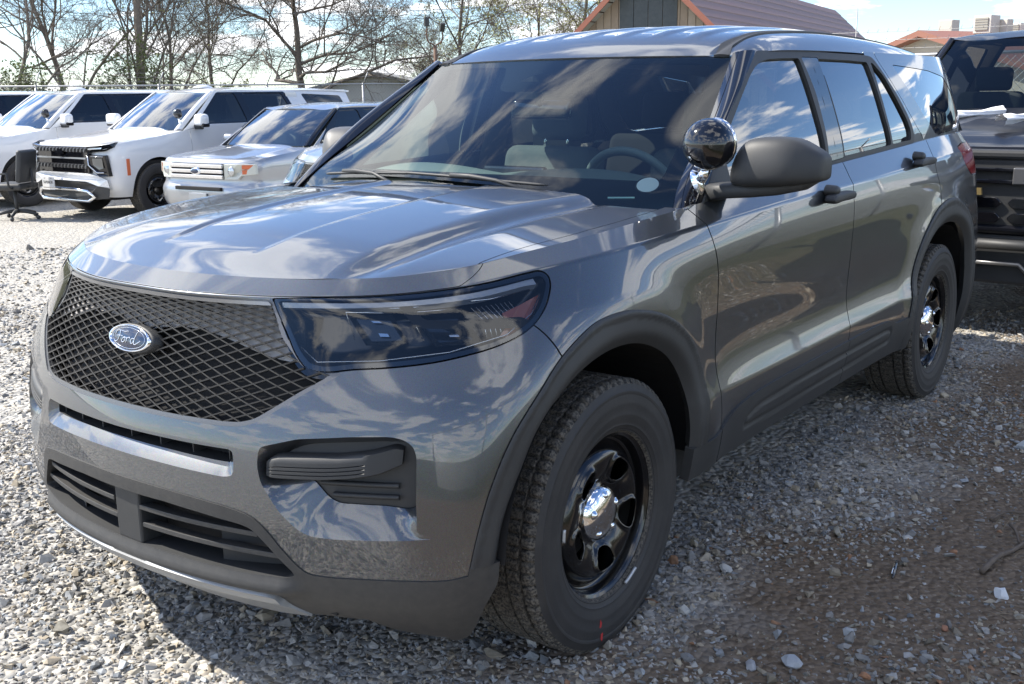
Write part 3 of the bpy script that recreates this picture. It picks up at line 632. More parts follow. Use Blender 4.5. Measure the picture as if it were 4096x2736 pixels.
    for sg in (1,-1):
        mm=(lambda A:A) if sg>0 else mirror
        fp=sheet_obj('fog_lamp_pocket',mm(fw_),M_PAINT,root); sheet_obj('pocket_insert',mm(fi_),M_PLAST,fp)
        for (sa,sb,tt) in ((.60,.775,.452),(.628,.775,.424)):
            V=[];F=[]; ss=np.linspace(sa,sb,14)
            for q in ss:
                p=at_q(D,Q,s,t,q,tt); nx=at_n(D,Q,s,t,q,tt)
                for dn,dz in ((-.034,.006),(-.030,-.001),(-.047,-.010),(-.050,.004)): V.append((sg*(p[0]+nx[0]*dn),p[1]+nx[1]*dn,p[2]+dz))
            for i in range(len(ss)-1):
                for k in range(4): F.append((i*4+k,i*4+(k+1)%4,(i+1)*4+(k+1)%4,(i+1)*4+k))
            MB().add(V,F,True).build('pocket_louvre',M_PLAST,fp)
        # ribbed bar across the pocket
        V=[];F=[]; ss=np.linspace(.478,.782,40)
        prf=[(-.5,-.030),(-.5,-.006),(-.44,.0),(-.33,.0),(-.30,-.004),(-.27,0),(-.16,0),(-.13,-.004),(-.10,0),(.01,0),(.04,-.004),(.07,0),(.20,0),(.30,.0),(.44,-.004),(.5,-.010),(.5,-.034)]
        for q in ss:
            u=(q-.478)/(.782-.478); tb=np.interp(q,[.478,.51,.614,.676,.738,.782],[.463,.462,.467,.474,.487,.506]); ta=np.interp(q,[.478,.49,.51,.642,.703,.763,.782],[.500,.511,.517,.524,.534,.549,.543])
            for a,dn in prf:
                rib=0 if .05<u<.72 else 1; tt=(ta+tb)/2+a*(ta-tb); p=at_q(D,Q,s,t,q,tt); nx=at_n(D,Q,s,t,q,tt); dd=(0 if rib and dn==-.004 else dn)-.004-.020*max(0,(u-.75)/.25)**1.5-.010*max(0,(.05-u)/.05)
                V.append((sg*(p[0]+nx[0]*dd),p[1]+nx[1]*dd,p[2]))
        k=len(prf)
        for i in range(len(ss)-1):
            for j in range(k-1): F.append((i*k+j,i*k+j+1,(i+1)*k+j+1,(i+1)*k+j))
        F+=[tuple(range(k)),tuple((len(ss)-1)*k+j for j in range(k))[::-1]]
        o=MB().add(V,F,True).build('lamp_bar',M_PLAST,fp); o.data.set_sharp_from_angle(angle=R(30))
    # ---- grille: frame ring, lattice, backing, badge
    fin,fout=cut(gr,polysd(PP['GR'],gr.Q)+.011)
    grille=sheet_obj('grille_frame',both(outset(fout,-.004)),M_TRIMGREY,root,flange=.02)
    toprail,fin=cut(fin,.914-fin.Q[:,1]); sheet_obj('top_rail',both(outset(toprail,.001)),mat('satin_rail',(.26,.26,.265),.33,.55),grille,flange=.02)
    lattice(grille,D,Q,s,t,PP['GR'])
    bk=outset(fin,-.055); sheet_obj('grille_backing',both(bk),M_DARK,grille)
    # plates seen through the lattice: bright upper shroud, side blanks
    up_,_=cut(fin,.765-fin.Q[:,1]+.03*np.sin(fin.Q[:,0]*9)); sheet_obj('radiator_shroud',both(outset(up_,-.019)),mat('shroud_plastic',(.42,.40,.385),.55),grille)
    sd_,_=cut(fin,.36-fin.Q[:,0]); _,sd_=cut(sd_,-(.765-sd_.Q[:,1]+.03*np.sin(sd_.Q[:,0]*9))*1.0); bkm=mat('blank_plastic',(.13,.13,.132),.5); [sheet_obj('side_blank',outset(sd_,-.020) if sg>0 else mirror(outset(sd_,-.020)),bkm,grille) for sg in (1,-1)]
    badge(root)
    # ---- headlights
    for sg in (1,-1):
        mm=(lambda A:A) if sg>0 else mirror
        headlamp(root,mm,hl,PP['HL'],D,Q,s,t,sg)
    seal,_=cut(gsheet(D,Q),np.abs(polysd(PP['HL'],Q.reshape(-1,2)))-.014); 
    [sheet_obj('lamp_seal',outset(seal,-.010) if sg>0 else mirror(outset(seal,-.010)),M_GLOSSBLK,root) for sg in (1,-1)]
    # ---- bumper / wing / doors / quarter
    bl=np.array([(1.04,.80),(1.057,.811),(1.089,.782),(1.124,.750),(1.16,.715),(1.2,.68),(1.2,-.3),(-.1,-.3),(-.1,.975),(.70,.965),(1.0,.79)])
    bl=np.array([(-.2,-.3),(-.2,1.2),(.80,1.2),(.80,.85),(1.03,.83),(1.057,.811),(1.089,.782),(1.124,.750),(1.16,.715),(1.3,.60),(1.3,-.3)])
    bump,S=take(S,bl,.0020)
    sheet_obj('front_bumper',both(bump),M_PAINT,root,flange=.02)
    fdo,S=take(S,fd,.0028); fdc,sidec=take(sidec,fd,.002)
    rdo,S=take(S,rd,.0028); rdc,sidec=take(sidec,rd,.002)
    _,sidec=cut(sidec,np.abs(sidec.Q[:,0]-5.9)-.2)
    wing,S=cut(S,S.Q[:,0]-2.6); sc_f,sc_r=cut(sidec,sidec.Q[:,0]-2.6)
    gro=round_poly([(2.235,.268),(2.240,.296),(2.30,.315),(2.37,.323),(2.66,.329),(3.13,.333),(3.60,.331),(3.66,.327),(3.68,.318),(3.67,.276),(3.2,.270),(2.5,.262)],.012)
    groove=lambda A:(lambda d:renorm(Sheet(A.V+A.N*(.007-.010*np.exp(-(np.abs(d)/.006)**2))[:,None],A.N,A.Q,A.F)))(polysd(gro,A.Q))
    for sg in (1,-1):
        mm=(lambda A:A) if sg>0 else mirror
        sheet_obj('front_wing',mm(wing),M_PAINT,root,flange=.02)
        sheet_obj('front_wheel_flare',mm(ffl),M_PLAST,root,flange=.035); sheet_obj('rear_wheel_flare',mm(rfl),M_PLAST,root,flange=.035)
        sheet_obj('front_sill_cladding',mm(outset(sc_f,.006)),M_PLAST,root,flange=.03); sheet_obj('rear_sill_cladding',mm(outset(sc_r,.006)),M_PLAST,root,flange=.03)
        for nm,A,B,hq in (('front_door',fdo,fdc,(2.985,.938)),('rear_door',rdo,rdc,(4.075,.975))):
            dr=sheet_obj(nm,mm(A),M_PAINT,root,flange=.022); sheet_obj('door_cladding',mm(groove(B)),M_PLAST,dr,flange=.02)
            door_handle(dr,at_q(D,Q,s,t,*hq),sg)
    # tail: lamp + quarter + tailgate
    tl=round_poly([(4.80,.985),(4.97,1.0),(5.40,.99),(5.45,.90),(5.15,.87),(4.98,.875),(4.86,.92)],.03)
    tail,S=take(S,tl,.002); q_,tg=cut(S,S.Q[:,0]-5.33)
    for sg in (1,-1):
        mm=(lambda A:A) if sg>0 else mirror
        sheet_obj('rear_quarter',mm(q_),M_PAINT,root,flange=.02); sheet_obj('tail_lamp',mm(tail),M_RED,root,flange=.02)
    _,tg=cut(tg,tg.Q[:,1]-.28); sheet_obj('tailgate',both(tg),M_PAINT,root,flange=.02)
    # dark seals behind the panel gaps
    S0=gsheet(D,Q); dd=np.minimum.reduce([np.abs(polysd(fd,S0.Q)),np.abs(polysd(rd,S0.Q)),np.abs(polysd(bl,S0.Q))]); okm=(polysd(PP['ARO'],S0.Q)>.0)&(polysd(PP['RAO'],S0.Q)>0)&(S0.Q[:,1]>.2)
    sl_,_=cut(S0,np.where(okm,dd-.016,1.0)); sl_=outset(sl_,-.012)
    sheet_obj('panel_seal',both(sl_),M_DARK,root)
    # ---- hood
    P,Q2=hood_top(); H=gsheet(P,Q2)
    # wing-top strip outside the shut line: the shut line runs 35 mm inside the crease at mid length
    top=D[-1]; mk=top[:,1]<.52; cx=np.interp(H.V[:,1],top[mk][40:,1],top[mk][40:,0]); 
    shx=np.interp(H.V[:,1],[-.36,-.33,-.20,.0,.2,.35,.5],[.777,.772,.783,.815,.825,.824,.818])
    side=H.V[:,1]>-.345
    strip,_=cut(H,np.where(side,-(H.V[:,0]-shx-.0018),1.0)); hd,_=cut(H,np.where(side,H.V[:,0]-shx+.0018,-1.0))
    cowl,hd=cut(hd,-(hd.V[:,1]-np.interp(hd.V[:,0],[0,.25,.45,.56,.60,.64,.9],[.385,.415,.462,.492,.475,.455,.455])))
    hood=sheet_obj('hood',both(hd),M_PAINT,root,flange=.018); sheet_obj('hood_lip',both(hlip),M_PAINT,hood,flange=.014)
    for sg in (1,-1): sheet_obj('wing_top',(lambda A:A if sg>0 else mirror(A))(strip),M_PAINT,root,flange=.015)
    sheet_obj('cowl_panel',both(outset(cowl,-.012)),M_PLAST,root)
    hs=outset(H,-.02); hs,_=cut(hs,np.abs(np.where(side,hs.V[:,0]-shx,1.0))-.018); sheet_obj('hood_seal',both(hs),M_DARK,root)
    greenhouse(root,D,both)
    cabin(root,both)
    # ---- wheels, wells, underside
    for sx in (1,-1):
        for y in (0,3.025):
            add_wheel(root,sx*.832,y,.374,spin=(.0 if sx>0 else .4)+(0 if y==0 else .25))
            P=[]; V=[];F=[]; n=28
            for i in range(n+1):
                a=R(2+176*i/n)
                for x in (.46,.955): V.append((sx*x,y+.49*math.cos(a),.40+.45*math.sin(a)))
            for i in range(n): F.append((2*i,2*i+1,2*i+3,2*i+2))
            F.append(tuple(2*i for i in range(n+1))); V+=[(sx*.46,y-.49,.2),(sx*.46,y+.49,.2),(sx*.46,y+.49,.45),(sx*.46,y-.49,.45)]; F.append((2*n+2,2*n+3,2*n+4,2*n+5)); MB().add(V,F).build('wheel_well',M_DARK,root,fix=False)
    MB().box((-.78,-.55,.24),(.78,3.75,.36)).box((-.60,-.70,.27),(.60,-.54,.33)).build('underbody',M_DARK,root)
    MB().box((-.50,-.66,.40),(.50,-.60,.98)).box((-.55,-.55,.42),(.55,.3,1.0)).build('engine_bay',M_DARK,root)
    red=mat('red_tyre_paint',(.45,.03,.03),.7); wt=mat('wheel_weight',(.5,.52,.54),.45,.6)
    fw_=[o for o in root.children if o.name.startswith('wheel') and 'well' not in o.name and o.location.x>0 and o.location.y<1][0]
    def pol(r,a,x): return (x,r*math.cos(R(a)),r*math.sin(R(a)))
    for r,a,l,w_ in ((.298,-103.5,.015,.006),(.332,-101,.017,.007)):
        x=np.interp(r,[.285,.300,.315,.336],[.1256,.1271,.1275,.1265])+.0008; b=MB().add([pol(r-l,a-1.0,x-.001),pol(r-l*.3,a+.9,x),pol(r+l,a+.7,x-.0004),pol(r+l*.4,a-1.1,x)],[(0,1,2,3)]).build('tyre_mark',red,fw_,fix=False)
    for a0,a1 in ((-72,-57),(170,178)):
        aa=np.linspace(a0,a1,7); P=[pol(.237,a,.1175) for a in aa]; MB().tube(P,.0052,6).build('wheel_weight',wt,fw_)
    return root
def at_q(D,Q,s,t,a,b):
    us,ut=Q[0,:,0],Q[:,0,1]; i=min(max(np.searchsorted(us,a)-1,0),len(us)-2); j=min(max(np.searchsorted(ut,b)-1,0),len(ut)-2)
    u=(a-us[i])/(us[i+1]-us[i]); v=(b-ut[j])/(ut[j+1]-ut[j])
    return D[j,i]*(1-u)*(1-v)+D[j,i+1]*u*(1-v)+D[j+1,i]*(1-u)*v+D[j+1,i+1]*u*v
def at_n(D,Q,s,t,a,b):
    e=.006; du=at_q(D,Q,s,t,a+e,b)-at_q(D,Q,s,t,a-e,b); dv=at_q(D,Q,s,t,a,b+e)-at_q(D,Q,s,t,a,b-e); n=np.cross(du,dv); return n/np.linalg.norm(n)
def rec_wall(S,dep):
    """walls of a recess: the free edge of S swept straight back by dep"""
    cnt={}
    for f in S.F:
        for i,j in zip(f,f[1:]+f[:1]): cnt[(i,j)]=1
    be=[(i,j) for (i,j) in cnt if (j,i) not in cnt and not(abs(S.V[i][0])<2e-4 and abs(S.V[j][0])<2e-4)]
    ids={};V=[];F=[]
    for i,j in be:
        for k in (i,j):
            if k not in ids: ids[k]=len(V); V.append(S.V[k]); V.append(S.V[k]+np.array([0,dep,0]))
        F.append((ids[i],ids[j],ids[j]+1,ids[i]+1))
    V=np.array(V); return renorm(Sheet(V,np.zeros_like(V)+[0,0,1.],np.zeros((len(V),2)),F))
def lattice(parent,D,Q,s,t,poly):
    """diamond mesh: bars along both diagonals, clipped by the grille outline"""
    V=[];F=[]; inner=polysd; du,dt=.0640,.0240   # cell pitch (width, height)
    step=.006
    for sgn in (1,-1):
        for k in range(-60,60):
            pts=[]
            run=[]
            for q in np.arange(0,.66,step):
                tt=.57+ (k*dt + sgn*q*dt/du)
                if tt<.565 or tt>.93: 
                    if len(run)>1: pts.append(run)
                    run=[]; continue
                run.append((q,tt))
            if len(run)>1: pts.append(run)
            for rn in pts:
                A=np.array(rn); ins=polysd(poly,A)<-.009; ins&=(A[:,1]<.918)
                seg=[]
                for ok,p in zip(ins,rn):
                    if ok: seg.append(p)
                    else:
                        if len(seg)>1: _bar(V,F,seg,D,Q,s,t,sgn)
                        seg=[]
                if len(seg)>1: _bar(V,F,seg,D,Q,s,t,sgn)
    VV=V+[(-x,y,z) for x,y,z in V]; n=len(V); FF=F+[tuple(i+n for i in f[::-1]) for f in F]
    MB().add(VV,FF).build('grille_mesh',mat('grille_mesh_plastic',(.034,.034,.035),.35,coat=.3),parent,fix=False)
def _bar(V,F,seg,D,Q,s,t,sgn):
    w=.0018; d=.010; o=len(V)
    seg=seg[::2]+([seg[-1]] if (len(seg)-1)%2 else [])
    if len(seg)<2: return
    for q,tt in seg:
        p=at_q(D,Q,s,t,max(q,0),tt); n=at_n(D,Q,s,t,max(q,.006),tt)
        c=(-.0013*sgn) if 0 else 0
        for a,b in ((-w,-.004),(w,-.004),(w*.6,-.004-d),(-w*.6,-.004-d)):
            # offset perpendicular to the bar, mostly vertical
            V.append((p[0]+n[0]*b-sgn*a*.40*abs(n[1]),p[1]+n[1]*b-sgn*a*.58*(n[0] if n[0]>0 else 0)*.6,p[2]+a*.92+n[2]*b))
    m_=len(seg)
    for i in range(m_-1):
        for k in range(4): F.append((o+i*4+k,o+(i+1)*4+k,o+(i+1)*4+(k+1)%4,o+i*4+(k+1)%4))
def badge(root):
    c=Vector((0,-.797,.902)); ax=Matrix.Translation(c)@Matrix.Rotation(R(-72),4,'X')   # local z -> outwards
    def oval(prof,name,m,par,sx=1.0,n=56):
        mb=MB(); V=[];F=[]
        for r,h in prof:
            for k in range(n):
                a=PI2*k/n; e=.083*r*math.cos(a); f=.0335*(r if True else 1)*math.sin(a); V.append(tuple(ax@Vector((e,f,h))))
        for i in range(len(prof)-1):
            for k in range(n): F.append((i*n+k,i*n+(k+1)%n,(i+1)*n+(k+1)%n,(i+1)*n+k))
        F.append(tuple((len(prof)-1)*n+k for k in range(n))); return mb.add(V,F,True).build(name,m,par)
    ax=Matrix.Translation(c)@Matrix.Rotation(R(72),4,'X')
    b=oval([(1.16,-.030),(1.14,-.004),(1.08,.0)],'badge_backing',M_PLAST,root); b.name='badge'
    oval([(1.04,-.004),(1.03,.004),(.985,.008),(.94,.007),(.92,.003)],'badge_ring',M_CHROME,b)
    oval([(.93,.002),(.90,.0045),(.88,.005)],'badge_field',M_BLUE,b)
    # fine inner chrome oval line
    P=[ax@Vector((.083*.80*math.cos(PI2*k/60),.0335*.78*math.sin(PI2*k/60),.0055)) for k in range(61)]; MB().tube(P,.0007,5,False).build('badge_line',M_CHROME,b)
    # flowing script lettering
    st=[[(-.052,.004),(-.050,.011),(-.042,.0145),(-.030,.0145),(-.018,.0135),(-.008,.0155),(-.004,.0150)],[(-.036,.0145),(-.036,.006),(-.038,-.004),(-.043,-.011),(-.050,-.0125),(-.054,-.009)],[(-.046,.001),(-.036,.0025),(-.024,.002)],
        [(-.022,-.002),(-.026,-.008),(-.022,-.012),(-.015,-.009),(-.013,-.003),(-.018,.0005),(-.022,-.002),(-.014,.000),(-.007,.000)],
        [(-.007,.001),(-.008,-.012)],[(-.008,-.004),(-.003,.001),(.003,.001),(.006,-.001)],
        [(.020,.0),(.013,.0005),(.009,-.005),(.011,-.0115),(.017,-.010),(.021,-.003)],[(.030,.017),(.026,.009),(.022,-.002),(.022,-.010),(.027,-.0125),(.036,-.008),(.046,-.002)]]
    mb=MB()
    for L_ in st:
        P=smooth_poly(np.array(L_),4,False); mb.tube([ax@Vector((x*1.08,y*1.08,.0056)) for x,y in P],.0013,5,True)
    mb.build('badge_lettering',M_CHROME,b)
def headlamp(root,mm,hl,poly,D,Q,s,t,sg):
    h=sheet_obj('headlight',mm(outset(hl,.0)),M_LENS,root)
    sd=polysd(poly,hl.Q)
    rim,inn=cut(hl,-(sd+.013)); sheet_obj('lamp_bezel',mm(outset(rim,-.0025)),M_GLOSSBLK,h)
    # dark bucket behind the lens
    d=np.clip(-sd/.05,0,1); bk=hl.copy(); bk.V=bk.V-bk.N*(.004+.060*d)[:,None]; renorm(bk); sheet_obj('lamp_housing',mm(bk),M_HOUSING,h)
    W=lambda a,b,dn:(lambda p,n:(sg*(p[0]+n[0]*dn),p[1]+n[1]*dn,p[2]+n[2]*dn))(at_q(D,Q,s,t,a,b),at_n(D,Q,s,t,a,b))
    # running-light strip along the top edge
    V=[];F=[]; ss=np.linspace(.452,1.15,40)
    for q in ss:
        tt=np.interp(q,[.45,.7,1.0,1.16],[.928,.934,.934,.94]); w=np.interp(q,[.45,.8,1.1,1.16],[.020,.011,.008,.014])
        V+= [W(q,tt+.006,-.010),W(q,tt-w,-.012),W(q,tt-w-.004,-.03),W(q,tt+.006,-.03)]
    for i in range(len(ss)-1):
        for k in range(4): F.append((i*4+k,i*4+(k+1)%4,(i+1)*4+(k+1)%4,(i+1)*4+k))
    MB().add(V,F,False).build('light_strip',mat('frosted_light_guide',(.42,.44,.47),.25,.2,coat=.5),h)
    # two square projector units with small bright emitters
    for qa,qb in ((.640,.760),(.800,.925)):
        V=[W(qa,.905,-.035),W(qb,.905,-.035),W(qb,.79,-.035),W(qa+.02,.785,-.035),W(qa+.015,.89,-.055),W(qb-.015,.89,-.055),W(qb-.015,.805,-.055),W(qa+.03,.80,-.055)]
        MB().add(V,[(0,1,5,4),(1,2,6,5),(2,3,7,6),(3,0,4,7),(4,5,6,7)]).build('projector_unit',mat('projector_black',(.012,.013,.015),.15,coat=.6),h,fix=False)
        qm=(qa+qb)/2+.005
        for tt in (.872,.818):
            MB().add([W(qm-.012,tt+.006,-.044),W(qm+.010,tt+.005,-.044),W(qm+.012,tt-.005,-.044),W(qm-.010,tt-.005,-.044)],[(0,1,2,3)]).build('projector_lens',mat('bright_reflector',(.5,.52,.54),.10,.9),h)
        rimP=[W(qa-.004,.80,-.03),W(qa+.0,.91,-.03),W(qb+.004,.91,-.03)]; MB().tube(rimP,.0012,5).build('projector_trim',M_CHROME,h)
    # amber side reflector in the outer end
    V=[];F=[]
    A=[(1.00,.868),(1.06,.885),(1.13,.900),(1.165,.905),(1.15,.885),(1.10,.850),(1.05,.825),(.985,.795),(.965,.800),(1.0,.835)]
    V=[W(a,b,-.022) for a,b in A]+[W(a,b,-.036) for a,b in A]; n=len(A); F=[tuple(range(n)),tuple(range(n,2*n))[::-1]]+[(i,(i+1)%n,n+(i+1)%n,n+i) for i in range(n)]
    MB().add(V,F).build('side_reflector',M_AMBER2,h)
    # moulded ribs between the projectors and the outer end, and a lower trim line
    for k in range(9):
        q=.948+k*.012; MB().tube([W(q,.905,-.028),W(q+.004,.86,-.032),W(q-.012,.80,-.024)],.0016,5).build('lamp_rib',M_REFLECT,h)
    MB().tube([W(x,y,-.012) for x,y in ((.51,.775),(.56,.738),(.70,.745),(.85,.765),(.98,.80),(1.07,.85),(1.14,.90))],.0016,5).build('lamp_trim_line',M_REFLECT,h)
    MB().tube([W(x,y,-.016) for x,y in ((.47,.91),(.62,.917),(.80,.918),(1.0,.916),(1.12,.92))],.0013,5).build('lamp_trim_line',M_CHROME,h)
def door_handle(dr,p,sg):
    """pull bar on two feet with a lock cover behind it and a scooped cup"""
    x,y,z=p; X=lambda a:sg*(x+a)
    P=smooth_poly(np.array([(y-.115,z-.006),(y-.10,z+.012),(y-.02,z+.016),(y+.07,z+.016),(y+.105,z+.010),(y+.105,z-.010),(y+.07,z-.016),(y-.02,z-.016),(y-.10,z-.018)]),4)
    V=[];F=[]; n=len(P); lev=[(.012,.86),(.020,.97),(.034,1.0),(.044,.96),(.050,.84),(.052,.55)]
    cy,cz=P.mean(0)
    for a,k in lev: V+=[(X(a),cy+(q[0]-cy)*(.94+.06*k),cz+(q[1]-cz)*k) for q in P]
    for i in range(len(lev)-1):
        for j in range(n): F.append((i*n+j,i*n+(j+1)%n,(i+1)*n+(j+1)%n,(i+1)*n+j))
    F.append(tuple((len(lev)-1)*n+j for j in range(n))); F.append(tuple(range(n))[::-1])
    h=MB().add(V,F,True).build('door_handle',M_PLAST,dr)
    MB().lathe([(.0,.045),(.016,.043),(.023,.034),(.026,.0)],18,Matrix.Translation((X(0),y-.062,z+.026))@Matrix.Rotation(R(90*sg),4,'Y')@Matrix.Diagonal((.8,1.3,1,1))).build('lock_cover',M_PLAST,h)
    MB().lathe([(.055,.002),(.045,-.001),(.0,-.006)],24,Matrix.Translation((X(.0015),y+.02,z-.016))@Matrix.Rotation(R(90*sg),4,'Y')@Matrix.Diagonal((.75,1.05,1,1))).build('handle_cup',M_PAINT,h)
def strip_loft(A,B,bulge,rows,step=.02,n=5):
    """curved strip between two edge curves, swollen by bulge along dirn"""
    G=[]
    for a,b in zip(A,B):
        a,b=np.array(a),np.array(b); r=[]
        for k in range(n):
            w=k/(n-1); r.append(a*(1-w)+b*w+bulge*4*w*(1-w))
        G.append(r)
    return loft(np.array(G),step)
def greenhouse(root,D,both):
    Dw,Qw,sw,tw=windshield(.02); W=gsheet(Dw,Qw)
    ws=sheet_obj('windscreen',both(W),M_WSGLASS,root,flange=0)
    # printed border behind the glass
    inner=np.array([(-.3,.150),(.12,.150),(.426,.160),(.621,.172),(.700,.180),(.708,.215),(.708,.381),(.707,.561),(.712,.748),(.708,.815),(.690,.843),(.607,.857),(.475,.860),(.246,.850),(.200,.785),(.168,.718),(.142,.676),(.10,.660),(-.3,.655)])
    inner=round_poly(inner,.015); W2=gsheet(*windshield(.012)[:2]); _,fr=cut(W2,polysd(inner,W2.Q))
    win=round_poly([(-.045,.745),(.0,.79),(.03,.787),(.088,.735),(-.1,.725)],.006); _,fr=cut(fr,polysd(round_poly([(-.2,.725),(-.2,.79),(.03,.787),(.088,.735)],.006),fr.Q))
    sheet_obj('glass_border',both(outset(fr,-.004)),M_FRIT,ws)
    # ---- side glass sheet
    Ds,Qs,ss,ts=side_glass(.0095); S=gsheet(Ds,Qs); S,_=cut(S,S.Q[:,1]-.478)
    dlo=spoly(DLO,(0,)); panes={k:round_poly(v,.014) for k,v in dict(GFD=GFD,GRD=GRD,GRQ=GRQ).items()}; qg=round_poly(QG,.02)
    dl,rest=cut(S,polysd(dlo,S.Q)); q,rest=take(rest,qg,.0015)
    bel,rest=cut(rest,np.maximum(rest.Q[:,1]-.028,rest.Q[:,0]-2.30)); _,rest=cut(rest,rest.Q[:,0]-1.95)
    gap=smooth_poly(np.array([(2.087,.49),(2.087,.451),(2.151,.361),(2.244,.244),(2.357,.111),(2.444,.041),(2.46,.0),(2.48,-.05)]),6,False)
    door_up=np.concatenate([gap,[(1.8,-.05),(1.8,.49)]]); du,cp=take(rest,door_up,.0022)
    g={}
    fr=dl
    for k in panes:
        g[k],fr=take(fr,panes[k],.0)
    bp=round_poly([(1.245,.442),(1.405,.442),(1.392,.284),(1.388,.143),(1.385,.042),(1.228,.040),(1.245,.15),(1.258,.30)],.006); bpil,fr=take(fr,bp,.001)
    bgap=smooth_poly(np.array([(1.338,.46),(1.325,.38),(1.312,.31),(1.304,.195),(1.309,.091),(1.328,.02)]),6,False)
    sdl=linesd(bgap,bpil.Q); _,bpil=cut(bpil,sdl-.0025)
    for sg in (1,-1):
        mm=(lambda A:A) if sg>0 else mirror
        wf=sheet_obj('window_surround',mm(outset(fr,.003)),M_PLAST,root,flange=.02)
        sheet_obj('front_side_window',mm(outset(g['GFD'],-.008)),M_GLASS,wf); sheet_obj('rear_side_window',mm(outset(g['GRD'],-.008)),M_TINT,wf); sheet_obj('rear_vent_window',mm(outset(g['GRQ'],-.008)),M_TINT,wf)
        sheet_obj('centre_pillar',mm(outset(bpil,.002)),M_GLOSSBLK,wf,flange=.01)
        sheet_obj('belt_moulding',mm(outset(bel,.008)),M_PLAST,root,flange=.01)
        sheet_obj('rear_pillar',mm(outset(cp,.002)),M_PAINT,root,flange=.02); sheet_obj('rear_door_frame',mm(outset(du,.002)),M_PAINT,root,flange=.02)
        sheet_obj('quarter_window',mm(q),M_TINT,root,flange=.01)
    sdk,_=cut(S,linesd(gap,S.Q)-.014); sheet_obj('frame_seal',both(outset(sdk,-.010)),M_DARK,root)
    bk,_=cut(dl,linesd(bgap,dl.Q)-.012); sheet_obj('pillar_seal',both(outset(bk,-.006)),M_DARK,root)
    # ---- windscreen pillars
    A=[(.838,.515,1.112),(.812,.568,1.163),(.765,.805,1.318),(.715,1.04,1.473),(.668,1.243,1.617)]
    B=[(.884,.60,1.13),(.872,.655,1.185),(.822,.862,1.366),(.772,1.095,1.512),(.722,1.312,1.631)]
    Dp,Qp,_,_=strip_loft([np.array(a)+np.array([.004,-.002,.006]) for a in A],[np.array(b)+np.array([.004,0,0]) for b in B],np.array([.012,-.016,.006]),5)
    P=gsheet(Dp,Qp)
    mould,pil=cut(P,P.Q[:,0]-.022)
    for sg in (1,-1):
        mm=(lambda A:A) if sg>0 else mirror
        p=sheet_obj('windscreen_pillar',mm(pil),M_GLOSSBLK,root,flange=.02); sheet_obj('pillar_moulding',mm(outset(mould,.002)),M_GLOSSBLK,p,flange=.01)
        # mirror sail between pillar and door glass
        MB().add([(sg*.886,.62,1.165),(sg*.884,.83,1.192),(sg*.846,.83,1.31),(sg*.86,.72,1.25),(sg*.868,.62,1.165),(sg*.866,.83,1.192),(sg*.828,.83,1.31),(sg*.842,.72,1.25)],[(0,1,2,3),(4,7,6,5),(0,3,7,4),(3,2,6,7),(2,1,5,6),(1,0,4,5)]).build('mirror_sail',M_PLAST,root,bevel=.003)
        door_mirror(root,sg)
        if sg>0: spotlight(root,sg)
    # ---- roof
    Dr,Qr,_,_=roof(.011); x,y=Dr[...,0],Dr[...,1]
    e=np.clip((y-1.32)/.12,0,1)*np.clip((3.55-y)/.2,0,1)
    rib=np.zeros_like(x)
    for c in (.0,.155,.31,.455): rib+=np.exp(-((x-c)/.030)**4)
    Dr[...,2]+=.0075*rib*e
    ditch=np.exp(-((x-.605)/.013)**2); Dr[...,2]-=.010*ditch*np.clip((y-1.2)/.05,0,1)
    Rf=gsheet(Dr,Qr); rf=sheet_obj('roof',both(Rf),M_PAINT,root,flange=.025)
    dm,_=cut(Rf,np.maximum(np.abs(Rf.V[:,0]-.607-.03*np.clip((1.32-Rf.V[:,1])/.1,0,1))-.016-.012*np.clip((1.45-Rf.V[:,1])/.2,0,1),np.maximum(1.15-Rf.V[:,1],Rf.V[:,1]-3.5)))
    for sg in (1,-1): sheet_obj('roof_moulding',(dm if sg>0 else mirror(dm)) and (outset(dm,.006) if sg>0 else mirror(outset(dm,.006))),M_PLAST,rf,flange=.008)
    hl=outset(gsheet(*roof(.04)[:2]),-.035); sheet_obj('headliner',both(hl),M_TRIMINT,root)
    # tail end: spoiler lip, rear window, lower tailgate return
    G=np.array([[(0,3.76,1.655),(.35,3.76,1.645),(.6,3.74,1.60),(.67,3.72,1.575)],[(0,3.82,1.60),(.35,3.82,1.59),(.62,3.79,1.55),(.70,3.74,1.53)],[(0,3.93,1.42),(.35,3.925,1.41),(.66,3.88,1.40),(.755,3.80,1.39)],[(0,3.98,1.27),(.35,3.975,1.265),(.68,3.93,1.265),(.80,3.83,1.265)]])
    Dz,Qz,_,_=loft(G,.03); Z=gsheet(Dz[::-1],Qz); sheet_obj('rear_window',both(Z),M_TINT,root)
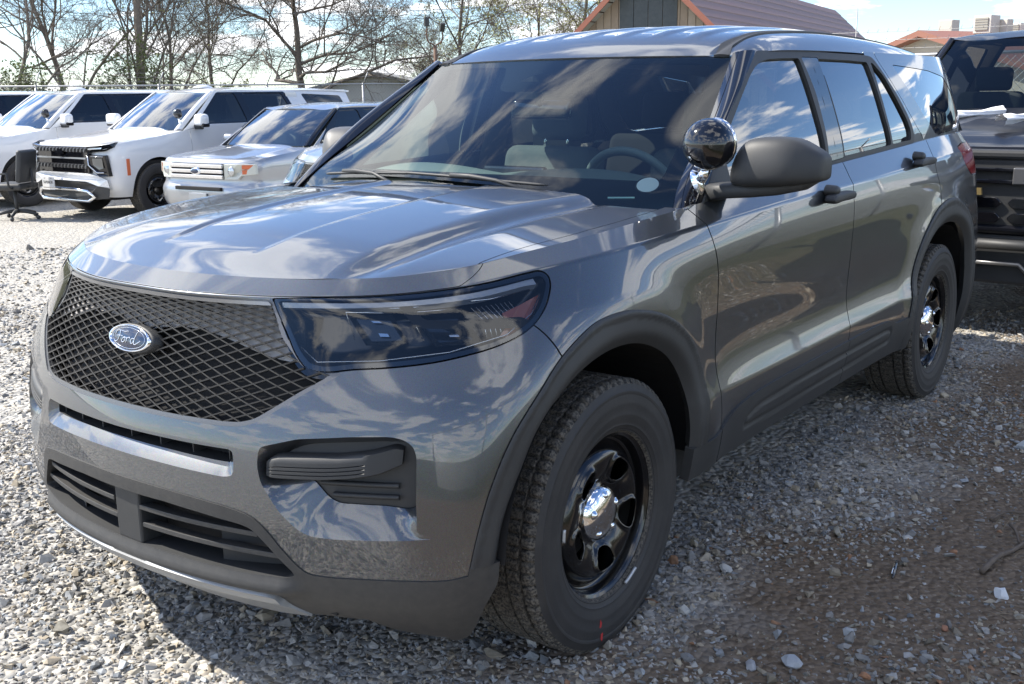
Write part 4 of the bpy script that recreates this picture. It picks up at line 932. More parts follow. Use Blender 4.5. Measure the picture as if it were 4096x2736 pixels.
def door_mirror(root,sg):
    """wide paddle housing on a low arm, glass facing rearwards"""
    # sections across x (inner -> outer): centre y,z, half height up/down, depth
    secs=[(.950,.700,1.250,.016,.018,.020),(.953,.696,1.252,.024,.026,.040),(.962,.690,1.258,.036,.037,.056),(.985,.680,1.275,.056,.056,.070),(1.005,.674,1.284,.067,.066,.076),(1.03,.669,1.288,.074,.071,.079),(1.09,.667,1.290,.076,.070,.080),(1.14,.671,1.291,.073,.066,.078),(1.17,.680,1.288,.066,.060,.072),(1.205,.698,1.280,.051,.047,.060),(1.225,.710,1.275,.041,.037,.050),(1.232,.715,1.273,.030,.028,.038)]
    n=28; V=[];F=[]
    for x,y,z,hu,hd,dp in secs:
        for k in range(n):
            a=PI2*k/n; c,s_=math.cos(a),math.sin(a)
            ex=.48; cy=math.copysign(abs(c)**ex,c); cz=math.copysign(abs(s_)**ex,s_)
            yy=y+(dp if cy>0 else dp*1.0)*cy+(.0 if cy>0 else 0); zz=z+(hu if cz>0 else hd)*cz
            if cy<0: yy=y+dp*cy*(1-.25*max(0,cz))
            V.append((sg*x,yy,zz))
    m_=len(secs)
    for i in range(m_-1):
        for k in range(n): F.append((i*n+k,i*n+(k+1)%n,(i+1)*n+(k+1)%n,(i+1)*n+k))
    F+=[tuple(range(n))[::-1],tuple((m_-1)*n+k for k in range(n))]
    mt=M_PLAST if sg>0 else M_PLAST
    o=MB().add(V,F,True).build('door_mirror',mt,root); md=o.modifiers.new('sub','SUBSURF'); md.levels=1; md.render_levels=1
    # arm with a seam, and the foot on the door
    V=[];F=[]
    sec=[(.872,.72,1.190,.030,.070),(.93,.70,1.200,.024,.060),(1.02,.69,1.206,.022,.052),(1.10,.69,1.214,.020,.048),(1.17,.70,1.226,.016,.040),(1.205,.705,1.240,.008,.025)]
    for x,y,z,h,d in sec:
        for k in range(16):
            a=PI2*k/16; c,s_=math.cos(a),math.sin(a); V.append((sg*x,y+d*math.copysign(abs(c)**.5,c),z+h*math.copysign(abs(s_)**.5,s_)))
    for i in range(len(sec)-1):
        for k in range(16): F.append((i*16+k,i*16+(k+1)%16,(i+1)*16+(k+1)%16,(i+1)*16+k))
    F+=[tuple(range(16))[::-1],tuple((len(sec)-1)*16+k for k in range(16))]
    MB().add(V,F,True).build('mirror_arm',M_PLAST,o)
    MB().box((sg*1.03,.742,1.245),(sg*1.17,.746,1.33)).build('mirror_glass',M_CHROME,o)
    if sg<0:
        a=R(-74); pv=Vector((-.90,.70,0)); o.rotation_euler=(0,0,a); o.location=pv-Matrix.Rotation(a,3,'Z')@pv+Vector((.03,.07,.0))   # folded back against the door
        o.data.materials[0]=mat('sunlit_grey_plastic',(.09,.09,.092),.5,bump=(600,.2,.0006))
def spotlight(root,sg):
    c=Vector((sg*.907,.60,1.342)); r=.077
    aim=Vector((sg*.25,-.2,1.0 if sg>0 else .2)).normalized(); aim=Vector((sg*.2,.75,.1)).normalized()
    Mx=Matrix.Translation(c)@aim.to_track_quat('Z','Y').to_matrix().to_4x4()
    prof=[(r*math.sin(a),-r*math.cos(a)) for a in np.linspace(0.001,R(118),26)]+[(r*.90,.040),(r*.86,.038)]
    o=MB().lathe(prof,48,Mx).build('spotlight',M_GLOSSBLK,root)
    MB().lathe([(r*.86,.038),(r*.5,.022),(.0,.012)],40,Mx).build('spot_reflector',M_REFLECT,o); MB().lathe([(r*.88,.041),(r*.5,.045),(.0,.047)],40,Mx).build('spot_lens',M_LENS,o)
    MB().lathe([(r*.89,.036),(r*.95,.040),(r*.93,.044),(r*.86,.042)],48,Mx).build('spot_rim',M_CHROME,o)
    # screw on the lower inner cheek, chrome yoke and pillar foot
    P=[(sg*.905,.60,1.272),(sg*.895,.602,1.255),(sg*.880,.606,1.238)]; mb=MB().tube(P,[.013,.016,.018],14)
    mb.lathe([(.0,.024),(.014,.022),(.022,.014),(.030,.0)],22,Matrix.Translation((sg*.866,.612,1.228))@Matrix.Rotation(R(65*sg),4,'Y')@Matrix.Rotation(R(20),4,'X')@Matrix.Diagonal((1.35,.7,1,1)))
    mb.build('spot_bracket',M_CHROME,o)
    MB().lathe([(.0,.002),(.006,.002),(.007,.0)],12,Matrix.Translation(c+Vector((sg*-.03,-.058,-.038)))@Vector((sg*-.4,-.75,-.5)).normalized().to_track_quat('Z','Y').to_matrix().to_4x4()).build('spot_screw',M_CHROME,o)
def rounded_box(name,c,d,m,parent,rot=(0,0,0),bev=.03,sub=1):
    mb=MB().box((-d[0]/2,-d[1]/2,-d[2]/2),(d[0]/2,d[1]/2,d[2]/2)); o=mb.build(name,m,parent); o.location=c; o.rotation_euler=rot
    b=o.modifiers.new('bevel','BEVEL'); b.width=bev; b.segments=4; o.data.polygons.foreach_set('use_smooth',[True]*len(o.data.polygons)); return o
def cabin(root,both):
    # dash: top pad from the glass base back to the driver, with the hooded cluster
    G=np.array([[(0,.44,1.150),(.3,.46,1.147),(.6,.51,1.135),(.80,.57,1.12)],[(0,.62,1.185),(.3,.63,1.195),(.6,.66,1.18),(.82,.70,1.14)],[(0,.82,1.205),(.3,.83,1.235),(.6,.84,1.21),(.84,.86,1.13)],[(0,.90,1.15),(.3,.90,1.19),(.6,.91,1.16),(.84,.92,1.10)],[(0,.95,.75),(.3,.95,.75),(.6,.95,.75),(.84,.95,.75)]])
    Dd,Qd,_,_=loft(G,.04); sheet_obj('dashboard',both(gsheet(Dd,Qd)),M_DASH,root)
    MB().box((-.14,.84,1.13),(.14,.87,1.235)).build('dash_screen',M_GLOSSBLK,root,bevel=.01)
    # steering wheel (driver's side)
    c=Vector((.37,1.08,1.12)); Mx=Matrix.Translation(c)@Matrix.Rotation(R(-65),4,'X'); P=[Mx@Vector((.188*math.cos(PI2*k/48),.188*math.sin(PI2*k/48),0)) for k in range(49)]
    sw=MB().tube(P,.0165,12,False).build('steering_wheel',M_DASH,root); rounded_box('wheel_boss',tuple(Mx@Vector((0,0,-.02))),(.16,.12,.06),M_DASH,root,(R(-65),0,0),.02).parent=root
    MB().tube([Mx@Vector((-.18,0,0)),Mx@Vector((0,0,-.02)),Mx@Vector((.18,0,0))],.014,8).build('wheel_spoke',M_DASH,root)
    for sx in (.38,-.38):
        b=rounded_box('front_seat',(sx,1.60,.94),(.50,.14,.66),M_CLOTH,root,(R(-14),0,0),.06); rounded_box('seat_cushion',(0,-.25,-.33),(.50,.52,.14),M_CLOTH,b,(R(14),0,0),.05)
        rounded_box('headrest',(0,.0,.46),(.27,.10,.20),M_CLOTH,b,(R(6),0,0),.045)
        for dx in (-.06,.06): MB().tube([(dx,0,.30),(dx,0,.42)],.007,8).build('headrest_post',M_CHROME,b)
    rounded_box('rear_seat',(0,2.60,.97),(1.36,.16,.62),M_CLOTH,root,(R(-16),0,0),.05)
    for sx in (.36,-.36): rounded_box('rear_headrest',(sx,2.66,1.40),(.27,.10,.18),M_CLOTH,root,(R(-8),0,0),.04)
    # inside mirror, pillar linings, door cards, floor
    rounded_box('inside_mirror',(0,1.03,1.435),(.25,.035,.075),M_GLOSSBLK,root,(R(-12),0,R(8)),.02); MB().tube([(0,1.02,1.45),(0,1.0,1.53)],.012,8).build('mirror_stem',M_DASH,root)
    for sg in (1,-1):
        MB().add([(sg*.70,1.70,1.60),(sg*.70,1.85,1.60),(sg*.82,1.86,1.15),(sg*.82,1.66,1.15)],[(0,1,2,3)]).build('pillar_lining',M_TRIMINT,root,fix=False)
        MB().tube([(sg*.635,1.28,1.575),(sg*.725,.88,1.29),(sg*.765,.68,1.15)],.022,8).build('pillar_lining',M_TRIMINT,root)
        MB().add([(sg*.845,.75,1.17),(sg*.845,2.6,1.24),(sg*.86,2.6,.45),(sg*.86,.75,.45)],[(0,1,2,3)]).build('door_card',M_DASH,root,fix=False)
    MB().box((-.85,.6,.40),(.85,3.7,.44)).build('cabin_floor',M_DARK,root)
    MB().add([(-.6,2.05,1.62),(-.04,2.05,1.62),(-.04,2.05,1.0),(-.6,2.05,1.0)],[(0,1,2,3)])
    MB().box((-.72,1.98,.5),(-.52,2.02,1.60)).box((.52,1.98,.5),(.72,2.02,1.60)).build('prisoner_partition',M_DASH,root)
def windscreen_bits(root):
    Dw,Qw,sw,tw=windshield(.02)
    W=lambda a,b,dn:(lambda p,n:tuple(p+n*dn))(at_q(Dw,Qw,sw,tw,abs(a),b),at_n(Dw,Qw,sw,tw,max(abs(a),.01),b))
    Wm=lambda a,b,dn:(lambda p:(p[0] if a>=0 else -p[0],p[1],p[2]))(W(a,b,dn))
    for pts,hub in (([(-.36,.125),(-.2,.118),(.03,.108),(.2,.100),(.385,.094)],(.05,.112)),([(-.62,.110),(-.5,.112),(-.40,.113),(-.28,.114),(-.16,.116)],(-.50,.122))):
        P=[Wm(a,b,.014) for a,b in smooth_poly(np.array(pts),6,False)]
        w=MB().tube(P,[.003]+[.0055]*(len(P)-2)+[.002],6).build('windscreen_wiper',M_PLAST,root)
        h=Wm(hub[0]-.02,hub[1]-.004,.020); a0=Wm(hub[0]+.16,hub[1]-.016,.018); a1=Wm(hub[0]+.30,.060,.008)
        MB().tube([h,Wm(hub[0]+.06,hub[1]-.008,.022),a0,a1],[.007,.009,.007,.008],8).build('wiper_arm',M_PLAST,w)
    # round paper sticker low on the driver's side, and the identification plate strip
    n=36; V=[W(.671+.035*math.cos(PI2*k/n),.157+.036*math.sin(PI2*k/n),-.002) for k in range(n)]; MB().add(V,[tuple(range(n))]).build('glass_sticker',mat('white_sticker',(.8,.8,.8),.6),root,fix=False)
    V=[W(.671+.041*math.cos(PI2*k/n),.157+.041*math.sin(PI2*k/n),-.003) for k in range(n)]; MB().add(V,[tuple(range(n))]).build('sticker_backing',M_DARK,root,fix=False)
    MB().add([W(.572,.082,-.002),W(.649,.094,-.002),W(.651,.087,-.002),W(.574,.075,-.002)],[(0,1,2,3)]).build('number_strip',mat('pale_plate',(.45,.62,.58),.4),root,fix=False)
SUV=build_suv(); windscreen_bits(SUV)
# ================================================================ other vehicles (local frame: nose centre at the origin, +y rearwards, +x driver's side)
def gen_body(p):
    """shell of a boxy vehicle; rows (z, half-width, nose y, tail y); the last row follows hood and belt line"""
    w,tail=p['w'],p['tail']; ys=p['ys']; rows=[]
    fx=np.array([0,.35,.62,.80,.91,.975]); fy=np.array(p.get('plan',[0,.006,.025,.065,.125,.23]))
    for (z,k,y0,y1) in p['rows']:
        r=[]; top=z is None
        zz=lambda y:np.interp(y,p['topy'],p['topz']) if top else z
        for a,b in zip(fx,fy): r.append((a*w*k,y0+b,zz(y0+b)))
        for y in ys: r.append((w*k*np.interp(y,p['wy'],p['wk']),y,zz(y)))
        for a,b in zip(fx[::-1],fy[::-1]): r.append((a*w*k*p.get('tw',.97),y1-b*.8,zz(y1-.1)))
        rows.append(r)
    return loft_sym(np.array(rows),p.get('step',.035),rb=p.get('rb',()))
def gen_vehicle(root,p):
    P=p['paint']; both=lambda A:join(A,mirror(A))
    D,Q,s,t=gen_body(p); S=gsheet(D,Q)
    ra=p['arch_r']
    for yc in p['axles']:
        d=np.hypot(S.V[:,1]-yc,S.V[:,2]-p['arch_z'])-ra; _,S=cut(S,np.where(S.V[:,0]>.45*p['w'],d,1.0))
    for d0,d1,nm in p['doors']:
        f=np.maximum(np.maximum(d0-S.V[:,1],S.V[:,1]-d1),p['sill']-S.V[:,2]); dr,_=cut(S,np.where(S.V[:,0]>.4,f+.004,1.0)); _,S=cut(S,np.where(S.V[:,0]>.4,f-.004,1.0))
        for sg in (1,-1):
            o=sheet_obj(nm,dr if sg>0 else mirror(dr),P,root,flange=.02)
            hx=D[...,0].max(); MB().box((sg*(p['w']-.005),d1-.28,p['hz']-.012),(sg*(p['w']+.03),d1-.10,p['hz']+.016)).build('door_handle',p.get('hmat',P),o,bevel=.008)
    sheet_obj('body',both(S),P,root,flange=.02)
    # hood
    top=D[-1]; yc=p['cowl']; i=np.linspace(0,1,26)
    xs=np.linspace(0,1,26); cm=top[(top[:,1]<=yc+.02)&(np.arange(len(top))<len(top)*.6)]
    L=np.concatenate([[0],np.cumsum(np.linalg.norm(np.diff(cm,axis=0),axis=1))]); kx=np.interp(.86*p['w'],cm[:,0],L) if cm[:,0].max()>.86*p['w'] else L[len(L)//2]
    pick=lambda u:np.stack([np.interp(u,L,cm[:,q]) for q in range(3)],1)
    Fr=pick(np.linspace(0,kx,26)); Si=pick(np.linspace(kx,L[-1],26)); e=Si[-1]
    Ce=np.stack([0*i,Fr[0][1]+(yc-Fr[0][1])*i,Fr[0][2]+(p['cowlz']-Fr[0][2])*i],1); Re=np.stack([xs*e[0],yc+(e[1]-yc)*xs**2,p['cowlz']+(e[2]-p['cowlz'])*xs**2],1)
    I=i[:,None,None];J=xs[None,:,None]
    H=(1-I)*Fr[None]+I*Re[None]+(1-J)*Ce[:,None]+J*Si[:,None]-((1-I)*(1-J)*Fr[0]+(1-I)*J*Fr[-1]+I*(1-J)*Re[0]+I*J*Re[-1])
    b=p.get('dome',.035); H[...,2]+=b*np.sin(np.pi*np.clip(I[...,0]*.5+.08,0,.5))*(np.clip(1-(H[...,0]/(.62*p['w']))**4,0,1))*np.clip(I[...,0]*6,0,1)
    hs=gsheet(H,np.stack([H[...,0],H[...,1]],2)); sheet_obj('hood',both(hs),P,root,flange=.02)
    # windscreen, side glass sheet, roof
    (wy0,wz0,wx0),(wy1,wz1,wx1)=p['ws']; c=.10
    G=[]
    for q in np.linspace(0,1,4):
        y,z,x=wy0+(wy1-wy0)*q,wz0+(wz1-wz0)*q+.025*math.sin(math.pi*q),wx0+(wx1-wx0)*q
        G.append([(x*a,y-c*(1-a*a),z) for a in (0,.4,.75,1.0)])
    Dw,Qw,_,_=loft_sym(np.array(G),.06); ws=sheet_obj('windscreen',both(gsheet(Dw,Qw)),p.get('wsg',M_WSG2),root)
    ysd=np.linspace(p['gy'][0],p['gy'][1],9); rows=[]
    for q in np.linspace(0,1,5):
        r=[]
        for y in ysd:
            zb=np.interp(y,p['topy'],p['topz'])-.01; z=zb+(p['rz']-zb)*q; x=p['w']*np.interp(y,p['wy'],p['wk'])*.965+(p['rx']*np.interp(y,p['ry'],p['rk'])-p['w']*.965)*(q**1.15); r.append((x,y,z))
        rows.append(r)
    Dg,Qg,_,_=loft(np.array(rows),.03); Gs=gsheet(Dg,Dg[...,1:].copy())
    # everything ahead of the screen line goes
    ln=lambda V:V[:,1]-(wy0+.02+(V[:,2]-wz0)*(wy1-wy0)/(wz1-wz0)); _,Gs=cut(Gs,ln(Gs.V))
    glass=[]
    for nm,poly,m in p['win']:
        a,Gs=take(Gs,round_poly(poly,.04),0.0); glass.append((nm,a,m))
    trim,Gs=take(Gs,round_poly(p['trim'],.03)) if p.get('trim') else (None,Gs)
    for sg in (1,-1):
        mm=(lambda A:A) if sg>0 else mirror
        sheet_obj('upper_body',mm(Gs),P,root,flange=.02)
        if trim is not None: sheet_obj('window_surround',mm(outset(trim,.002)),M_GLOSSBLK,root,flange=.015)
        for nm,a,m in glass: sheet_obj(nm,mm(outset(a,-.008)),m,root)
    rows=[]
    for y,zc in p['roof']:
        x=p['rx']*np.interp(y,p['ry'],p['rk'])+.01; e=p['rz']
        rows.append([(0,y-(.09 if y<p['roof'][0][0]+.01 else 0),zc),(.4*x,y-(.075 if y<p['roof'][0][0]+.01 else 0),zc-.006),(.75*x,y-(.03 if y<p['roof'][0][0]+.01 else 0),zc-.02),(.92*x,y,(zc-.03)*.6+(e+.02)*.4),(x,y,min(e,zc))])
    Dr,Qr,_,_=loft_sym(np.array(rows),.05); sheet_obj('roof',both(gsheet(Dr,Qr)),P,root,flange=.03)
    # windscreen pillars
    for sg in (1,-1):
        a0=np.array([wx0-.01,wy0-.01,wz0]);a1=np.array([wx1-.005,wy1,wz1+.02]); b0=a0+np.array([.07,.10,.0]); b1=a1+np.array([.05,.08,-.005])
        A=[a0+(a1-a0)*q for q in (0,.33,.66,1)];B=[b0+(b1-b0)*q for q in (0,.33,.66,1)]
        for k,q in enumerate((0,.33,.66,1)): A[k]=A[k]+np.array([0,0,.025*math.sin(math.pi*q)]); B[k]=B[k]+np.array([0,0,.02*math.sin(math.pi*q)])
        Dp,Qp,_,_=strip_loft(A,B,np.array([.015,-.02,.01]),4,.05); pp=gsheet(Dp,Qp); sheet_obj('windscreen_pillar',pp if sg>0 else mirror(pp),p.get('pillar',P),root,flange=.02)
    # wheels and dark insides
    for sx in (1,-1):
        for y in p['axles']: add_wheel(root,sx*(p['w']-.145),y,p['wr'],sc=p['wr']/.379,cap=p.get('cap',True))
    MB().box((-p['w']*.80,.25,p['under']),(p['w']*.80,p['tail']-.3,.62)).build('underbody',M_DARK,root)
    for sx in (1,-1):
        for y in p['axles']: MB().box((sx*.42*p['w'],y-ra*.98,.45),(sx*(p['w']-.06),y+ra*.98,p['arch_z']+ra*.9)).build('wheel_well',M_DARK,root)
    MB().box((-p['w']*.82,wy0+.25,.62),(p['w']*.82,p['tail']-.35,p['belt']-.08)).build('cabin_lower',M_DARK,root)
    G=np.array([[(0,wy0-.05,wz0-.06),(.5*wx0,wy0-.03,wz0-.06),(wx0-.03,wy0+.05,wz0-.07)],[(0,wy0+.45,wz0-.03),(.5*wx0,wy0+.45,wz0-.03),(wx0-.03,wy0+.45,wz0-.05)]]); Dd,Qd,_,_=loft(G,.1); sheet_obj('dashboard',both(gsheet(Dd,Qd)),M_DASH,root)
    for sx in (.42,-.42):
        b=rounded_box('front_seat',(sx,wy1+.15,p['belt']-.12),(.50,.14,.60),M_CLOTH,root,(R(-14),0,0),.06); rounded_box('headrest',(0,.0,.40),(.27,.10,.18),M_CLOTH,b,(0,0,0),.04)
    MB().tube([(.42+.17*math.cos(PI2*k/24),wy0+.62+.06*math.sin(PI2*k/24),wz0+.0+.16*math.sin(PI2*k/24)) for k in range(25)],.014,8,False).build('steering_wheel',M_DASH,root)
    return D
def gen_mirror(root,x,y,z,m,sg=1,d=(.24,.13,.20)):
    o=rounded_box('door_mirror',(sg*(x+d[0]/2),y,z),d,m,root,(0,0,R(-8*sg)),.055); MB().box((sg*(x-.06),y-.02,z-.14),(sg*(x+.12),y+.05,z-.07)).build('mirror_foot',M_PLAST,root,bevel=.015)
    MB().box((-d[0]*.45,-d[1]*.40,-d[2]*.56),(d[0]*.5,d[1]*.48,-d[2]*.22)).build('mirror_base',M_GLOSSBLK,o,bevel=.02); return o
def gen_spot(root,c):
    Mx=Matrix.Translation(c)@Vector((.3,.8,.1)).normalized().to_track_quat('Z','Y').to_matrix().to_4x4(); r=.078
    o=MB().lathe([(r*math.sin(a),-r*math.cos(a)) for a in np.linspace(.001,R(118),14)]+[(r*.85,.04),(0,.03)],24,Mx).build('spotlight',M_GLOSSBLK,root)
    MB().tube([(c[0],c[1],c[2]-.07),(c[0]-.0,c[1]+.03,c[2]-.13)],.016,8).lathe([(0,.02),(.03,.015),(.035,0)],14,Matrix.Translation((c[0]-.01,c[1]+.04,c[2]-.14))@Matrix.Rotation(R(60),4,'Y')).build('spot_bracket',M_CHROME,o)
M_WSG2=glassmat('parked_windscreen_glass',(.55,.70,.66),2.2,1.55)
M_TINT2=glassmat('parked_dark_glass',(.10,.115,.12),1.6,1.55)
M_PLATE=mat('white_plate',(.78,.78,.78),.5)
M_HAZY=mat('hazed_lamp_plastic',(.55,.56,.50),.3,coat=.3)
def text_mesh(txt,size,M,m,name,parent,ext=.002):
    cu=bpy.data.curves.new(name,'FONT'); cu.body=txt; cu.size=size; cu.align_x='CENTER'; cu.align_y='CENTER'; cu.extrude=ext
    o=bpy.data.objects.new(name,cu); COL.objects.link(o); dg=bpy.context.evaluated_depsgraph_get(); me=bpy.data.meshes.new_from_object(o.evaluated_get(dg)); bpy.data.objects.remove(o)
    me.transform(M); me.materials.clear(); me.materials.append(m); q=bpy.data.objects.new(name,me); link(q,parent); return q
FACE=Matrix.Rotation(R(90),4,'X')      # text lying in the xz plane, read from -y
def big_suv():
    root=empty('large_white_suv','large white SUV with black grille, chrome-edged bumper and paper plate, beside the silver wagon','SUV',group='white SUVs in the far row')
    topy=[0,.25,.8,1.45,1.8,3.0,5.3]; topz=[1.10,1.125,1.18,1.27,1.335,1.35,1.36]
    p=dict(w=1.03,tail=5.30,paint=M_WHITE,ys=[.5,.95,1.45,2.0,2.7,3.5,4.1,4.7],wy=[0,.5,3.5,5.3],wk=[1.0,1.0,1.0,.97],tw=.95,
      rows=[(.34,.93,.16,5.2),(.48,.985,.05,5.24),(.62,1.0,.02,5.27),(.80,1.0,.02,5.28),(.95,1.0,.03,5.29),(1.06,.992,.045,5.29),(None,.965,.075,5.25)],
      topy=topy,topz=topz,rb=(),arch_r=.47,arch_z=.43,axles=(.93,4.0),doors=((1.55,2.62,'front_door'),(2.63,3.55,'rear_door')),sill=.42,hz=1.16,cowl=1.42,cowlz=1.275,dome=.045,
      ws=((1.42,1.275,.80),(2.18,1.83,.70)),gy=(1.3,5.2),rz=1.86,rx=.76,ry=[1.4,2.2,4.5,5.25],rk=[.97,1.0,.98,.93],
      win=[('front_side_window',[(1.78,1.375),(2.30,1.80),(2.62,1.82),(2.70,1.38)],M_TINT2),('rear_side_window',[(2.84,1.385),(2.76,1.82),(3.62,1.81),(3.74,1.39)],M_TINT2),('rear_quarter_window',[(4.22,1.40),(4.06,1.80),(5.0,1.76),(5.08,1.42)],M_TINT2)],
      trim=[(1.66,1.35),(2.27,1.835),(3.70,1.835),(3.84,1.36)],roof=[(2.22,1.845),(2.4,1.885),(3.0,1.915),(4.2,1.91),(5.0,1.875),(5.28,1.845)],wr=.405,under=.30,belt=1.33,cap=False)
    gen_vehicle(root,p)
    # ---- face
    g=MB().box((-.66,-.015,.70),(.66,.06,1.085)).build('grille',M_GLOSSBLK,root,bevel=.01)
    for z in (1.035,.80): 
        MB().box((-.65,-.035,z-.008),(.65,-.01,z+.008)).build('grille_bar',M_PLAST,g)
        for k in range(-7,8): MB().box((-.012,-.05,-.03),(.012,-.012,.03),Matrix.Translation((k*.09,0,z))@Matrix.Rotation(R(28 if k<9 else -28),4,'Y')).build('grille_tooth',M_TRIMGREY,g)
    MB().box((-.64,-.045,.905),(.64,-.01,.925)).build('grille_blade',M_SATIN,g)
    MB().prism([(-.10,-.022),(-.045,-.022),(-.05,-.045),(.05,-.045),(.045,-.022),(.10,-.022),(.095,.022),(.04,.022),(.045,.045),(-.045,.045),(-.04,.022),(-.095,.022)],-.065,-.045,axis=1).build('bow_tie_badge',M_GLOSSBLK,g).location=(0,0,1.0)
    for sg in (1,-1):
        X=lambda a:sg*a
        V=[(X(.64),-.01,1.085),(X(.86),.02,1.10),(X(.985),.14,1.12),(X(.998),.24,1.145),(X(.99),.20,1.07),(X(.93),.10,1.02),(X(.64),.0,1.0)]; V2=[(a*.97,b+.06,c) for a,b,c in V]; n=len(V)
        h=MB().add(V+V2,[tuple(range(n)),tuple(range(n,2*n))[::-1]]+[(i,(i+1)%n,n+(i+1)%n,n+i) for i in range(n)]).build('headlight',M_GLOSSBLK,root)
        MB().add([(X(.68),-.018,1.06),(X(.92),.055,1.075),(X(.91),.05,1.055),(X(.68),-.018,1.04)],[(0,1,2,3)]).build('light_strip',M_REFLECT,h)
        C=[(X(.655),-.02,.985),(X(.70),-.02,.965),(X(.97),.06,.965),(X(.98),.10,.66),(X(.84),.02,.66),(X(.655),-.02,.80)]; C2=[(a,b+.06,c) for a,b,c in C]
        l=MB().add(C+C2,[tuple(range(6)),tuple(range(6,12))[::-1]]+[(i,(i+1)%6,6+(i+1)%6,6+i) for i in range(6)]).build('lower_lamp_pod',M_GLOSSBLK,root,bevel=.006)
        MB().tube([(X(.68),-.03,.955),(X(.685),-.03,.82),(X(.82),.005,.715),(X(.93),.05,.715)],.011,8).tube([(X(.74),-.02,.945),(X(.94),.05,.945)],.006,6).build('lamp_outline',M_REFLECT,l)
        MB().add([(X(.76),-.012,.92),(X(.92),.045,.92),(X(.93),.05,.78),(X(.86),.02,.76),(X(.765),-.012,.83)],[(0,1,2,3,4)]).build('lamp_lens',mat('smoky_lens',(.16,.155,.14),.15,coat=.6),l)
        MB().box((X(1.02),.37,.66),(X(1.037),.42,.90),Matrix.Translation((0,0,0))).build('side_marker',M_AMBER,root)
        gen_mirror(root,1.02,1.66,1.42,M_WHITE,sg,(.26,.15,.19))
        MB().prism([(3.86,1.37),(3.68,1.82),(3.92,1.82),(4.10,1.37)],X(.80),X(.806),axis=0).build('pillar_panel',M_WHITE,root).hide_render=False
    MB().add([(-.62,-.02,.70),(.62,-.02,.70),(.82,.015,.665),(.96,.07,.61),(.97,.09,.50),(.80,.02,.52),(.58,-.03,.585),(-.58,-.03,.585),(-.80,.02,.52),(-.97,.09,.50),(-.96,.07,.61),(-.82,.015,.665)],[tuple(range(12))]).build('bumper_band',M_WHITE,root,fix=False)
    MB().add([(-.56,-.035,.575),(.56,-.035,.575),(.78,.015,.52),(.97,.10,.48),(.93,.10,.34),(.5,-.0,.30),(-.5,-.0,.30),(-.93,.10,.34),(-.97,.10,.48),(-.78,.015,.52)],[tuple(range(10))]).build('lower_fascia',M_PLAST,root,fix=False)
    MB().tube([(-.50,-.05,.46),(-.62,-.04,.44),(-.72,.0,.36),(-.60,-.02,.30),(.60,-.02,.30),(.72,.0,.36),(.62,-.04,.44),(.30,-.05,.46),(-.50,-.05,.46)],.028,8,False).build('bumper_ring',M_CHROME,root)
    pl=MB().box((-.52,-.075,.43),(-.20,-.062,.62)).build('paper_plate',M_PLATE,root)
    text_mesh('SUPERIOR',.058,Matrix.Translation((-.36,-.0765,.54))@FACE,M_DARK,'plate_lettering',pl,.0005)
    MB().box((-.46,-.0765,.595),(-.44,-.0745,.605)).box((-.28,-.0765,.595),(-.26,-.0745,.605)).build('plate_bolt',M_DARK,pl)
    gen_spot(root,(.80,1.50,1.52))
    MB().lathe([(0,.055),(.06,.045),(.11,.02),(.13,0)],20,Matrix.Translation((0,2.62,1.91))@Matrix.Diagonal((.8,1.5,1,1))).build('roof_antenna',M_WHITE,root)
    MB().add([(.52,2.03,1.715),(.62,2.04,1.712),(.60,2.10,1.76),(.53,2.09,1.765)],[(0,1,2,3)]).build('yellow_tag',mat('yellow_paper',(.75,.72,.08),.7),root,fix=False)
    for k in (-1,1): MB().tube([(k*.30-.25,1.40,1.295),(k*.30+.25,1.44,1.30)],.010,6).build('windscreen_wiper',M_PLAST,root)
    return root
